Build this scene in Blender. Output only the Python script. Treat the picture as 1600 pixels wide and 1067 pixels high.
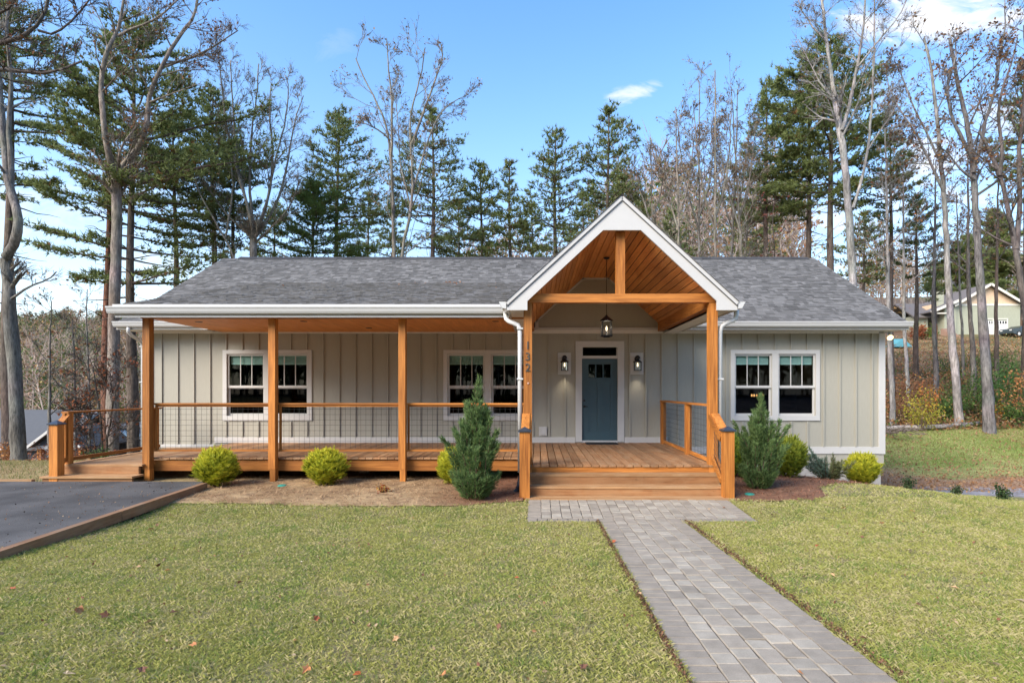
import bpy, math, random
import numpy as np
from mathutils import Vector, Matrix

# ---------------------------------------------------------------- scene, camera, sky, sun, exposure
for o in list(bpy.data.objects):
    bpy.data.objects.remove(o, do_unlink=True)
scene = bpy.context.scene
C = scene.collection
F = 870.0            # focal length of the photograph in its own pixels (1600 wide)
VX, VY = 840.0, 609.0   # vanishing point of the front-to-back lines
CZ = 1.82            # height of the camera above the foot of the entry steps

cam_d = bpy.data.cameras.new('camera')
cam = bpy.data.objects.new('camera', cam_d); C.objects.link(cam)
cam.location = (0, 0, CZ); cam.rotation_euler = (math.radians(90), 0, 0)
cam_d.sensor_width = 36; cam_d.lens = F / 1600 * 36
cam_d.shift_x = -(VX - 800) / 1600; cam_d.shift_y = (VY - 533.5) / 1600
cam_d.clip_start = 0.05; cam_d.clip_end = 3000
scene.camera = cam

SUN_EL, SUN_AZ = 36.0, 226.0     # azimuth clockwise from +Y; the sun stands behind the camera, to its left
world = bpy.data.worlds.new('World'); scene.world = world; world.use_nodes = True
def build_world():
    nt = world.node_tree; N = nt.nodes; L = nt.links
    for n in list(N): N.remove(n)
    def nd(t, **k):
        n = N.new(t)
        for a, b in k.items(): setattr(n, a, b)
        return n
    def mth(op, a, b=None, c=None, clamp=False):
        n = nd('ShaderNodeMath', operation=op, use_clamp=clamp)
        for i, v in enumerate((a, b, c)):
            if v is None: continue
            if isinstance(v, (int, float)): n.inputs[i].default_value = v
            else: L.new(v, n.inputs[i])
        return n.outputs[0]
    out = nd('ShaderNodeOutputWorld'); bg = nd('ShaderNodeBackground')
    sky = nd('ShaderNodeTexSky', sky_type='NISHITA')
    sky.sun_disc = False
    sky.sun_elevation = math.radians(SUN_EL); sky.sun_rotation = math.radians(SUN_AZ)
    sky.altitude = 600; sky.air_density = 1.15; sky.dust_density = 1.2; sky.ozone_density = 2.2
    hs = nd('ShaderNodeHueSaturation'); hs.inputs['Saturation'].default_value = SKY_SAT; hs.inputs['Value'].default_value = SKY_VAL
    L.new(sky.outputs[0], hs.inputs['Color'])
    tc = nd('ShaderNodeTexCoord'); sp = nd('ShaderNodeSeparateXYZ'); L.new(tc.outputs['Generated'], sp.inputs[0])
    x, y, z = sp.outputs
    zz = mth('MAXIMUM', z, 0.02)
    # thin high cloud: noise on a flat layer above the ground
    den = mth('ADD', zz, 0.12)
    cx = mth('DIVIDE', x, den); cy = mth('DIVIDE', y, den)
    cv = nd('ShaderNodeCombineXYZ'); L.new(cx, cv.inputs[0]); L.new(cy, cv.inputs[1])
    def noise(scale, detail, loc, sc=(1, 1, 1), rough=.58):
        mp = nd('ShaderNodeMapping'); mp.inputs['Location'].default_value = loc; mp.inputs['Scale'].default_value = sc
        L.new(cv.outputs[0], mp.inputs[0])
        n = nd('ShaderNodeTexNoise'); n.inputs['Scale'].default_value = scale; n.inputs['Detail'].default_value = detail
        n.inputs['Roughness'].default_value = rough
        L.new(mp.outputs[0], n.inputs['Vector']); return n.outputs['Fac']
    def ramp(v, a, b):
        n = nd('ShaderNodeMapRange', interpolation_type='SMOOTHSTEP'); n.inputs[1].default_value = a; n.inputs[2].default_value = b
        L.new(v, n.inputs[0]); return n.outputs[0]
    nz = noise(0.9, 8, (3.1, 7.7, 0), (1, .55, 1))
    broad = ramp(nz, .56, .80)
    # single clouds standing in given directions of the sky
    yy = mth('MAXIMUM', y, 0.05)
    u = mth('DIVIDE', x, yy); v = mth('DIVIDE', z, yy)
    uv = nd('ShaderNodeCombineXYZ'); L.new(mth('MULTIPLY', u, 9.0), uv.inputs[0]); L.new(mth('MULTIPLY', v, 19.0), uv.inputs[1])
    fn = nd('ShaderNodeTexNoise'); fn.inputs['Scale'].default_value = 1.0; fn.inputs['Detail'].default_value = 8; fn.inputs['Roughness'].default_value = .62; fn.inputs['Distortion'].default_value = .7
    L.new(uv.outputs[0], fn.inputs['Vector']); fr = fn.outputs['Fac']
    front = mth('GREATER_THAN', y, 0.06)
    total = mth('MULTIPLY', broad, .35)
    def cloud(px, py, a, b, ang, amt):
        nonlocal total
        u0, v0 = (px - VX) / F, (VY - py) / F
        c, s = math.cos(ang), math.sin(ang)
        du = mth('SUBTRACT', u, u0); dv = mth('SUBTRACT', v, v0)
        p = mth('ADD', mth('MULTIPLY', du, c / a), mth('MULTIPLY', dv, s / a))
        q = mth('ADD', mth('MULTIPLY', du, -s / b), mth('MULTIPLY', dv, c / b))
        r2 = mth('ADD', mth('MULTIPLY', p, p), mth('MULTIPLY', q, q))
        e = mth('SUBTRACT', 1.0, r2)
        e = mth('ADD', e, mth('MULTIPLY', mth('SUBTRACT', fr, .5), 5.0))
        e = mth('MULTIPLY', ramp(e, -.2, 1.6), mth('MULTIPLY', front, amt))
        total = mth('MAXIMUM', total, e)
    cloud(988, 146, .066, .021, .30, .85)
    cloud(1450, 30, .20, .055, .05, .95)
    cloud(1360, 150, .10, .03, .3, .35)
    cloud(1445, 262, .10, .07, .2, .9)
    cloud(1300, 330, .30, .06, .05, .6)
    cloud(90, 330, .34, .10, .1, .5)
    cloud(250, 440, .40, .08, .0, .55)
    cloud(520, 70, .05, .04, .6, .12)
    cloud(1580, 190, .10, .05, .1, .7)
    # milky air towards the horizon
    hz = mth('POWER', mth('SUBTRACT', 1.0, mth('MINIMUM', mth('MAXIMUM', z, 0.0), 1.0)), 4.2)
    total = mth('MAXIMUM', total, mth('MULTIPLY', hz, .74))
    mx = nd('ShaderNodeMix', data_type='RGBA')
    L.new(total, mx.inputs[0]); L.new(hs.outputs[0], mx.inputs[6]); mx.inputs[7].default_value = CLOUD
    L.new(mx.outputs[2], bg.inputs[0]); bg.inputs[1].default_value = SKY_STR
    L.new(bg.outputs[0], out.inputs[0])
SKY_SAT, SKY_VAL, SKY_STR, CLOUD = 1.22, 1.27, 0.104, (4.0, 3.97, 3.97, 1)
build_world()

sun_d = bpy.data.lights.new('sun', 'SUN'); sun_d.energy = 2.15; sun_d.angle = math.radians(38); sun_d.color = (1.0, .90, .76)
sun = bpy.data.objects.new('sun', sun_d); C.objects.link(sun)
_e, _a = math.radians(SUN_EL), math.radians(SUN_AZ)
sdir = Vector((math.sin(_a) * math.cos(_e), math.cos(_a) * math.cos(_e), math.sin(_e)))
sun.rotation_euler = (-sdir).to_track_quat('-Z', 'Y').to_euler(); sun.location = sdir * 60
vs = scene.view_settings
vs.view_transform = 'Standard'; vs.look = 'None'; vs.exposure = 1.57; vs.gamma = 1; vs.use_curve_mapping = False
scene.render.engine = 'CYCLES'
scene.cycles.max_bounces = 6; scene.cycles.diffuse_bounces = 3; scene.cycles.glossy_bounces = 2; scene.cycles.transparent_max_bounces = 8
scene.render.resolution_x, scene.render.resolution_y = 1024, 682

# ---------------------------------------------------------------- helpers
def wp(px, py, Y):
    "the point at depth Y that the photograph shows at pixel (px, py)"
    s = F / Y
    return np.array([(px - VX) / s, Y, CZ + (VY - py) / s])
def ss(a, b, x):
    t = np.clip((np.asarray(x, float) - a) / (b - a), 0, 1); return t * t * (3 - 2 * t)
def vnoise(x, y, seed=0):
    x = np.asarray(x, float); y = np.asarray(y, float)
    xi = np.floor(x).astype(np.int64); yi = np.floor(y).astype(np.int64); xf = x - xi; yf = y - yi
    def h(a, b):
        n = (a * 374761393 + b * 668265263 + seed * 1442695041) & 0x7fffffff
        n = ((n ^ (n >> 13)) * 1274126177) & 0x7fffffff
        return ((n ^ (n >> 16)) & 0xffff) / 65535.0
    u = xf * xf * (3 - 2 * xf); v = yf * yf * (3 - 2 * yf)
    return (h(xi, yi) * (1 - u) + h(xi + 1, yi) * u) * (1 - v) + (h(xi, yi + 1) * (1 - u) + h(xi + 1, yi + 1) * u) * v
def fbm(x, y, seed=0, oct=4):
    s = 0; a = .5
    for i in range(oct):
        s = s + a * vnoise(np.asarray(x) * 2 ** i, np.asarray(y) * 2 ** i, seed + i * 17); a *= .5
    return s / (1 - .5 ** oct)

class G:
    "collects geometry; build() links it as one mesh object"
    def __init__(self): self.v = []; self.f = []; self.c = []; self.n = 0; self.hc = False; self.m = []
    def add(self, v, faces, col=None, mi=0):
        v = np.asarray(v, float).reshape(-1, 3)
        if isinstance(faces, np.ndarray): faces = [faces]
        else: faces = [np.asarray(f, int).reshape(1, -1) for f in faces]
        for f in faces:
            self.f.append(f + self.n); self.m.append((len(f), mi))
        self.v.append(v); self.n += len(v)
        if col is None: col = (1, 1, 1)
        else: self.hc = True
        self.c.append(np.broadcast_to(np.asarray(col, float), (len(v), 3)))
        return self
    def box(self, x0, x1, y0, y1, z0, z1, col=None):
        v = [(x0, y0, z0), (x1, y0, z0), (x1, y1, z0), (x0, y1, z0), (x0, y0, z1), (x1, y0, z1), (x1, y1, z1), (x0, y1, z1)]
        f = np.array([(0, 3, 2, 1), (4, 5, 6, 7), (0, 1, 5, 4), (1, 2, 6, 5), (2, 3, 7, 6), (3, 0, 4, 7)])
        return self.add(v, f, col)
    def beam(self, p, q, w, h, up=(0, 0, 1), col=None):
        "bar from p to q, w wide across, h high along up"
        p = np.array(p, float); q = np.array(q, float); d = q - p; d /= np.linalg.norm(d)
        up = np.array(up, float); s = np.cross(d, up); s /= np.linalg.norm(s); t = np.cross(s, d)
        a, b = s * w / 2, t * h / 2
        v = [p - a - b, p + a - b, p + a + b, p - a + b, q - a - b, q + a - b, q + a + b, q - a + b]
        f = np.array([(0, 1, 2, 3), (7, 6, 5, 4), (0, 4, 5, 1), (1, 5, 6, 2), (2, 6, 7, 3), (3, 7, 4, 0)])
        return self.add(v, f[:, ::-1], col)
    def prism(self, poly, axis, a, b, col=None):
        "polygon in the other two axes (x,z for 'y'; y,z for 'x'; x,y for 'z'), extruded from a to b"
        def pt(p, t): return {'y': (p[0], t, p[1]), 'x': (t, p[0], p[1]), 'z': (p[0], p[1], t)}[axis]
        n = len(poly); v = [pt(p, a) for p in poly] + [pt(p, b) for p in poly]
        ar = sum(poly[i][0] * poly[(i + 1) % n][1] - poly[(i + 1) % n][0] * poly[i][1] for i in range(n))
        flip = (ar > 0) ^ (axis == 'y')
        f = [list(range(n)), list(range(2 * n - 1, n - 1, -1))] + [[(i + 1) % n, i, n + i, n + (i + 1) % n] for i in range(n)]
        if flip: f = [q[::-1] for q in f]
        return self.add(v, f, col)
    def tube(self, path, rad, sides=6, col=None, cap=False):
        P = np.asarray(path, float); n = len(P); rad = np.broadcast_to(np.asarray(rad, float), (n,))
        T = np.empty_like(P); T[1:-1] = P[2:] - P[:-2]; T[0] = P[1] - P[0]; T[-1] = P[-1] - P[-2]
        T /= np.maximum(np.sqrt((T * T).sum(1))[:, None], 1e-9)
        m = T.mean(0); ref = np.array((0., 0, 1)) if abs(m[2]) < .8 * np.sqrt(m @ m) else np.array((1., 0, 0))
        U = np.cross(T, ref); U /= np.maximum(np.sqrt((U * U).sum(1))[:, None], 1e-9); W = np.cross(T, U)
        a = np.arange(sides) * (2 * math.pi / sides)
        V = P[:, None, :] + rad[:, None, None] * (np.cos(a)[None, :, None] * U[:, None, :] + np.sin(a)[None, :, None] * W[:, None, :])
        i = np.arange(n - 1)[:, None] * sides; j = np.arange(sides)[None, :]; k = (j + 1) % sides
        f = np.stack([i + j, i + k, i + sides + k, i + sides + j], -1).reshape(-1, 4)
        fs = [f]
        if cap: fs += [np.arange(sides)[::-1].reshape(1, -1), (np.arange(sides) + (n - 1) * sides).reshape(1, -1)]
        V = V.reshape(-1, 3)
        if isinstance(col, np.ndarray) and col.ndim == 2: col = np.repeat(col, sides, 0)
        b = self.n
        self.v.append(V); self.n += len(V)
        for q in fs: self.f.append(q + b); self.m.append((len(q), 0))
        if col is None: col = (1, 1, 1)
        else: self.hc = True
        self.c.append(np.broadcast_to(np.asarray(col, float), (len(V), 3)))
        return self
    def tris(self, V, col=None):
        "V: (k,3,3) loose triangles; col (k,3) or (k,3,3) or (3,)"
        k = len(V); f = np.arange(k * 3).reshape(k, 3)
        if col is not None:
            col = np.asarray(col, float)
            if col.ndim == 2: col = np.repeat(col, 3, 0)
            elif col.ndim == 3: col = col.reshape(-1, 3)
        return self.add(V.reshape(-1, 3), f, col)
    def quads(self, V, col=None):
        k = len(V); f = np.arange(k * 4).reshape(k, 4)
        if col is not None:
            col = np.asarray(col, float)
            if col.ndim == 2: col = np.repeat(col, 4, 0)
            elif col.ndim == 3: col = col.reshape(-1, 3)
        return self.add(V.reshape(-1, 3), f, col)
    def mesh(self, name, off=(0, 0, 0), smooth=False):
        me = bpy.data.meshes.new(name)
        V = np.concatenate(self.v) - np.asarray(off, float)
        me.vertices.add(len(V)); me.vertices.foreach_set('co', V.astype(np.float32).ravel())
        loops = np.concatenate([f.ravel() for f in self.f]); tot = np.concatenate([np.full(len(f), f.shape[1]) for f in self.f])
        me.loops.add(len(loops)); me.polygons.add(len(tot))
        me.loops.foreach_set('vertex_index', loops.astype(np.int32))
        me.polygons.foreach_set('loop_start', (np.cumsum(tot) - tot).astype(np.int32))
        me.polygons.foreach_set('use_smooth', np.full(len(tot), bool(smooth)))
        if any(m for _, m in self.m):
            me.polygons.foreach_set('material_index', np.concatenate([np.full(k, m) for k, m in self.m]).astype(np.int32))
        if self.hc:
            ca = me.color_attributes.new('Col', 'FLOAT_COLOR', 'POINT')
            cc = np.ones((len(V), 4), np.float32); cc[:, :3] = np.concatenate(self.c)
            ca.data.foreach_set('color', cc.ravel())
        me.update(calc_edges=True)
        return me
    def build(self, name, mat, parent=None, smooth=False, kind=None, label=None):
        off = world_off(parent)
        me = self.mesh(name, off, smooth)
        for m in (mat if isinstance(mat, (list, tuple)) else [mat]): me.materials.append(m)
        o = bpy.data.objects.new(name, me); C.objects.link(o)
        if parent: o.parent = parent
        if kind: o['kind'] = kind
        if label: o['label'] = label
        return o
def world_off(p):
    off = np.zeros(3)
    while p is not None: off = off + np.array(p.location); p = p.parent
    return off
def tag(o, label, cat, group=None, kind=None):
    o['label'] = label; o['category'] = cat
    if group: o['group'] = group
    if kind: o['kind'] = kind
    return o
def thing(name, loc, label, cat, group=None):
    o = bpy.data.objects.new(name, None); C.objects.link(o); o.location = tuple(float(a) for a in loc); o.empty_display_size = .3
    return tag(o, label, cat, group)
def structure(o): o['kind'] = 'structure'; return o
def stuff(o, label, cat): tag(o, label, cat, kind='stuff'); return o

# ---------------------------------------------------------------- materials
M = {}
def newmat(name):
    m = bpy.data.materials.new(name); m.use_nodes = True; nt = m.node_tree
    b = nt.nodes.get('Principled BSDF'); M[name] = m
    return m, nt.nodes, nt.links, b
def paint(name, col, rough=.6, var=.06, bump=.0, scale=14, metal=0, spec=.4, vsc=(1, 1, 1)):
    m, N, L, b = newmat(name)
    b.inputs['Roughness'].default_value = rough; b.inputs['Metallic'].default_value = metal; b.inputs['Specular IOR Level'].default_value = spec
    tc = N.new('ShaderNodeTexCoord'); mp = N.new('ShaderNodeMapping'); L.new(tc.outputs['Object'], mp.inputs[0]); mp.inputs['Scale'].default_value = vsc
    n = N.new('ShaderNodeTexNoise'); n.inputs['Scale'].default_value = scale; n.inputs['Detail'].default_value = 6; n.inputs['Roughness'].default_value = .65
    L.new(mp.outputs[0], n.inputs['Vector'])
    r = N.new('ShaderNodeMapRange'); r.inputs[1].default_value = .3; r.inputs[2].default_value = .7; r.inputs[3].default_value = 1 - var; r.inputs[4].default_value = 1 + var
    L.new(n.outputs['Fac'], r.inputs[0])
    mx = N.new('ShaderNodeVectorMath'); mx.operation = 'SCALE'; mx.inputs[0].default_value = col
    L.new(r.outputs[0], mx.inputs['Scale']); L.new(mx.outputs[0], b.inputs['Base Color'])
    if bump:
        bp = N.new('ShaderNodeBump'); bp.inputs['Strength'].default_value = bump; bp.inputs['Distance'].default_value = .01
        L.new(n.outputs['Fac'], bp.inputs['Height']); L.new(bp.outputs[0], b.inputs['Normal'])
    return m
def wood(name, axis, dark, light, rough=.6, weather=0.0, wcol=(.30, .27, .23), rnd=.22):
    m, N, L, b = newmat(name)
    b.inputs['Roughness'].default_value = rough; b.inputs['Specular IOR Level'].default_value = .3
    tc = N.new('ShaderNodeTexCoord'); oi = N.new('ShaderNodeObjectInfo')
    sh = N.new('ShaderNodeVectorMath'); sh.operation = 'MULTIPLY_ADD'; L.new(oi.outputs['Random'], sh.inputs[0]); sh.inputs[1].default_value = (17, 23, 31); L.new(tc.outputs['Object'], sh.inputs[2])
    def nz(sc, along, detail=5, rough=.6):
        mp = N.new('ShaderNodeMapping'); s = [sc, sc, sc]; s['xyz'.index(axis)] = along; mp.inputs['Scale'].default_value = s
        L.new(sh.outputs[0], mp.inputs[0]); n = N.new('ShaderNodeTexNoise'); n.inputs['Scale'].default_value = 1; n.inputs['Detail'].default_value = detail; n.inputs['Roughness'].default_value = rough
        n.inputs['Distortion'].default_value = .6
        L.new(mp.outputs[0], n.inputs['Vector']); return n.outputs['Fac']
    g1 = nz(42, 1.6); g2 = nz(9, .8); g3 = nz(14, 7, 2)
    a = N.new('ShaderNodeMath'); a.operation = 'MULTIPLY_ADD'; L.new(g1, a.inputs[0]); a.inputs[1].default_value = .55; 
    h = N.new('ShaderNodeMath'); h.operation = 'MULTIPLY'; L.new(g2, h.inputs[0]); h.inputs[1].default_value = .55; L.new(h.outputs[0], a.inputs[2])
    r = N.new('ShaderNodeMapRange'); r.inputs[1].default_value = .38; r.inputs[2].default_value = .72; L.new(a.outputs[0], r.inputs[0])
    mx = N.new('ShaderNodeMix'); mx.data_type = 'RGBA'; L.new(r.outputs[0], mx.inputs[0]); mx.inputs[6].default_value = (*dark, 1); mx.inputs[7].default_value = (*light, 1)
    # knots
    kr = N.new('ShaderNodeMapRange'); kr.inputs[1].default_value = .70; kr.inputs[2].default_value = .78; L.new(g3, kr.inputs[0])
    km = N.new('ShaderNodeMath'); km.operation = 'MULTIPLY'; L.new(kr.outputs[0], km.inputs[0]); km.inputs[1].default_value = .6
    mk = N.new('ShaderNodeMix'); mk.data_type = 'RGBA'; L.new(km.outputs[0], mk.inputs[0]); L.new(mx.outputs[2], mk.inputs[6]); mk.inputs[7].default_value = (dark[0] * .45, dark[1] * .4, dark[2] * .4, 1)
    last = mk.outputs[2]
    if weather:
        w = nz(3, 2.2, 6, .7); wr = N.new('ShaderNodeMapRange'); wr.inputs[1].default_value = .42; wr.inputs[2].default_value = .68; wr.inputs[4].default_value = weather; L.new(w, wr.inputs[0])
        mw = N.new('ShaderNodeMix'); mw.data_type = 'RGBA'; L.new(wr.outputs[0], mw.inputs[0]); L.new(last, mw.inputs[6]); mw.inputs[7].default_value = (*wcol, 1); last = mw.outputs[2]
    v = N.new('ShaderNodeMapRange'); v.inputs[3].default_value = 1 - rnd; v.inputs[4].default_value = 1 + rnd; L.new(oi.outputs['Random'], v.inputs[0])
    s = N.new('ShaderNodeVectorMath'); s.operation = 'SCALE'; L.new(last, s.inputs[0]); L.new(v.outputs[0], s.inputs['Scale'])
    L.new(s.outputs[0], b.inputs['Base Color'])
    bp = N.new('ShaderNodeBump'); bp.inputs['Strength'].default_value = .25; bp.inputs['Distance'].default_value = .006; L.new(a.outputs[0], bp.inputs['Height']); L.new(bp.outputs[0], b.inputs['Normal'])
    return m
def vcol(name, rough=.8, scale=60, var=.25, bump=.3, bdist=.01, trans=0.0, objvar=0.0, spec=.25, scale2=None, var2=.0, vsc=(1, 1, 1)):
    "colour from the 'Col' attribute with fine noise; trans: share of light let through (leaves)"
    m, N, L, b = newmat(name)
    b.inputs['Roughness'].default_value = rough; b.inputs['Specular IOR Level'].default_value = spec
    at = N.new('ShaderNodeAttribute'); at.attribute_name = 'Col'
    last = at.outputs['Color']
    tc_ = N.new('ShaderNodeTexCoord'); mp_ = N.new('ShaderNodeMapping'); mp_.inputs['Scale'].default_value = vsc; L.new(tc_.outputs['Object'], mp_.inputs[0])
    class tc: outputs = {'Object': mp_.outputs[0]}
    def mul(fac_out, lo, hi, a, bq):
        nonlocal last
        r = N.new('ShaderNodeMapRange'); r.inputs[1].default_value = a; r.inputs[2].default_value = bq; r.inputs[3].default_value = lo; r.inputs[4].default_value = hi
        L.new(fac_out, r.inputs[0])
        s = N.new('ShaderNodeVectorMath'); s.operation = 'SCALE'; L.new(last, s.inputs[0]); L.new(r.outputs[0], s.inputs['Scale']); last = s.outputs[0]
    n = None
    if var or bump:
        n = N.new('ShaderNodeTexNoise'); n.inputs['Scale'].default_value = scale; n.inputs['Detail'].default_value = 5; n.inputs['Roughness'].default_value = .7
        L.new(tc.outputs['Object'], n.inputs['Vector'])
    if var: mul(n.outputs['Fac'], 1 - var, 1 + var, .3, .7)
    if scale2:
        n2 = N.new('ShaderNodeTexNoise'); n2.inputs['Scale'].default_value = scale2; n2.inputs['Detail'].default_value = 4
        L.new(tc.outputs['Object'], n2.inputs['Vector']); mul(n2.outputs['Fac'], 1 - var2, 1 + var2, .3, .7)
    if objvar:
        oi = N.new('ShaderNodeObjectInfo'); mul(oi.outputs['Random'], 1 - objvar, 1 + objvar, 0, 1)
    L.new(last, b.inputs['Base Color'])
    if bump:
        bp = N.new('ShaderNodeBump'); bp.inputs['Strength'].default_value = bump; bp.inputs['Distance'].default_value = bdist
        L.new(n.outputs['Fac'], bp.inputs['Height']); L.new(bp.outputs[0], b.inputs['Normal'])
    if trans:
        tr = N.new('ShaderNodeBsdfTranslucent'); L.new(last, tr.inputs['Color'])
        ms = N.new('ShaderNodeMixShader'); ms.inputs[0].default_value = trans
        L.new(b.outputs[0], ms.inputs[1]); L.new(tr.outputs[0], ms.inputs[2])
        L.new(ms.outputs[0], N['Material Output'].inputs['Surface'])
    return m
def glass(name, tint=(1, 1, 1), gloss=(.9, .95, 1)):
    m, N, L, b = newmat(name); N.remove(b)
    t = N.new('ShaderNodeBsdfTransparent'); t.inputs[0].default_value = (*tint, 1)
    g = N.new('ShaderNodeBsdfGlossy'); g.inputs['Roughness'].default_value = .02; g.inputs[0].default_value = (*gloss, 1)
    fr = N.new('ShaderNodeFresnel'); fr.inputs[0].default_value = 1.5
    a = N.new('ShaderNodeMath'); a.operation = 'MULTIPLY_ADD'; L.new(fr.outputs[0], a.inputs[0]); a.inputs[1].default_value = .32; a.inputs[2].default_value = .0; a.use_clamp = True
    x = N.new('ShaderNodeMixShader'); L.new(a.outputs[0], x.inputs[0]); L.new(t.outputs[0], x.inputs[1]); L.new(g.outputs[0], x.inputs[2])
    L.new(x.outputs[0], N['Material Output'].inputs['Surface']); return m
def emit(name, col, st):
    m, N, L, b = newmat(name); b.inputs['Base Color'].default_value = (*col, 1); b.inputs['Emission Color'].default_value = (*col, 1); b.inputs['Emission Strength'].default_value = st; return m

paint('siding', (.352, .336, .280), .7, .035, .12, 9, vsc=(3, 3, .5))
paint('white', (.52, .51, .49), .45, .025, .03, 6)
paint('white_metal', (.54, .54, .525), .3, .02, 0, 5)
paint('soffit', (.70, .68, .64), .6, .03)
paint('blue_door', (.046, .088, .108), .42, .05, .04, 8)
paint('stucco', (.36, .35, .33), .9, .14, .5, 22)
paint('dark_metal', (.018, .018, .02), .45, .1)
paint('slate_cap', (.055, .065, .085), .35, .15, 0, 12, metal=.4)
paint('wire', (.03, .03, .032), .5, .1)
paint('black_pipe', (.012, .013, .016), .5, .1)
paint('blind', (.50, .67, .65), .7, .05)
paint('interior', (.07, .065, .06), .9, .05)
paint('mat_black', (.02, .02, .022), .95, .4, .6, 90)
paint('number_metal', (.10, .105, .10), .4, .2, metal=.6)
paint('number_pin', (.55, .35, .28), .4, .1)
glass('glass', (.86, .92, .90)); glass('screen_glass', (.26, .27, .28)); glass('lamp_glass', (.9, .93, .95))
emit('bulb', (1.0, .80, .50), .9); emit('flood_bulb', (1, .70, .34), 1.3); emit('chandelier_bulb', (1.0, .5, .16), 6)
for ax in 'xyz':
    wood('cedar_' + ax, ax, (.20, .064, .012), (.55, .215, .045), rnd=.27)
wood('deck_y', 'y', (.17, .078, .032), (.36, .185, .085), .65, .6, (.36, .25, .15), rnd=.28)
wood('deck_x', 'x', (.17, .072, .026), (.34, .165, .068), .65, .4, (.34, .215, .11))
wood('tread_x', 'x', (.24, .12, .05), (.44, .25, .115), .65, .5, (.44, .30, .17))
wood('ceil_y', 'y', (.48, .175, .042), (.76, .33, .095), .5, rnd=.25)
wood('timber', 'y', (.15, .075, .036), (.31, .165, .085), .85, .5, (.27, .19, .125))
vcol('shingle', .95, 260, .35, .5, .004, scale2=.8, var2=.08, spec=.1)
vcol('paver', .9, 130, .16, .4, .004, objvar=.05, scale2=9, var2=.12, spec=.12)
vcol('grass', .7, 1, 0, 0, trans=.35)
vcol('leafy', .6, 1, 0, 0, trans=.30)
vcol('needles', .6, 1, 0, 0, trans=.32)
vcol('bark', .92, 13, .6, 1.0, .07, scale2=5, var2=.25, vsc=(1, 1, .22))
vcol('soil', .95, 70, .35, .8, .02, scale2=5, var2=.15)
vcol('plain', .8, 30, .1, .1)
vcol('car_paint', .25, 5, 0, 0, spec=.6)
def asphalt():
    m, N, L, b = newmat('asphalt'); b.inputs['Roughness'].default_value = .9; b.inputs['Specular IOR Level'].default_value = .12
    tc = N.new('ShaderNodeTexCoord')
    def nz(s, d): n = N.new('ShaderNodeTexNoise'); n.inputs['Scale'].default_value = s; n.inputs['Detail'].default_value = d; L.new(tc.outputs['Object'], n.inputs['Vector']); return n.outputs['Fac']
    a, c = nz(160, 3), nz(1.1, 6)
    mx = N.new('ShaderNodeMath'); mx.operation = 'MULTIPLY'; L.new(a, mx.inputs[0]); L.new(c, mx.inputs[1])
    cr = N.new('ShaderNodeValToRGB'); cr.color_ramp.elements[0].position = .12; cr.color_ramp.elements[0].color = (.045, .043, .042, 1); cr.color_ramp.elements[1].position = .42; cr.color_ramp.elements[1].color = (.15, .143, .138, 1)
    L.new(mx.outputs[0], cr.inputs[0]); L.new(cr.outputs[0], b.inputs['Base Color'])
    bp = N.new('ShaderNodeBump'); bp.inputs['Strength'].default_value = .6; bp.inputs['Distance'].default_value = .008; L.new(a, bp.inputs['Height']); L.new(bp.outputs[0], b.inputs['Normal'])
asphalt()

# ---------------------------------------------------------------- terrain
def gz(X, Y):
    X = np.asarray(X, float); Y = np.asarray(Y, float)
    z = np.where(Y < 8, -.06 + .041 * (8 - np.maximum(Y, -20)), -.06 + .06 * np.clip((Y - 8) / 1.28, 0, 1))
    u = .75 * (X - 4.5) + .66 * (Y - 10) - .7
    z = z - 1.25 * (1 - np.exp(-.04 * np.maximum(u, 0) ** 2 / 1.25))
    h = np.clip(Y - 19.5, 0, 70); h = np.where(h < 3, h * h / 6, h - 1.5)
    z = z + .2 * h * ss(6, 14, X)
    z = z + .085 * ss(-6.05, -6.4, X)
    dl = np.maximum(Y - 11, 0); z = z - 6.0 * (1 - np.exp(-.0135 * dl * dl / 6)) * ss(-8.6, -12.5, X)
    far = np.clip(Y - 75, 0, 230)
    z = z + .165 * far + far / 230 * 14 * (fbm(X / 70 + 9, Y / 70, 5) - .5) * (1 + X * -.0015)
    z = z + ss(14, 24, Y) * .25 * (fbm(X / 3, Y / 3, 8) - .5)
    return z
# ---------------------------------------------------------------- ground sheets
def grid_mesh(xs, ys, zfun, cfun, name, mat, mask=None):
    X, Y = np.meshgrid(xs, ys); Z = zfun(X, Y); nx, ny = len(xs), len(ys)
    V = np.stack([X, Y, Z], -1).reshape(-1, 3)
    i = (np.arange(ny - 1)[:, None] * nx + np.arange(nx - 1)[None, :])
    f = np.stack([i, i + 1, i + nx + 1, i + nx], -1)
    if mask is not None:
        mk = mask((X[:-1, :-1] + X[1:, 1:]) / 2, (Y[:-1, :-1] + Y[1:, 1:]) / 2); f = f[mk]
    f = f.reshape(-1, 4)
    used = np.zeros(len(V), bool); used[f] = True; re = np.cumsum(used) - 1
    col = cfun(X, Y).reshape(-1, 3)[used]
    g = G(); g.add(V[used], re[f], col); return g.build(name, mat, smooth=True)
def mix3(a, b, t): return np.asarray(a) * (1 - t[..., None]) + np.asarray(b) * t[..., None]
def grow(a, b, n, p=2.2): t = np.linspace(0, 1, n) ** p; return a + (b - a) * t
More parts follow.
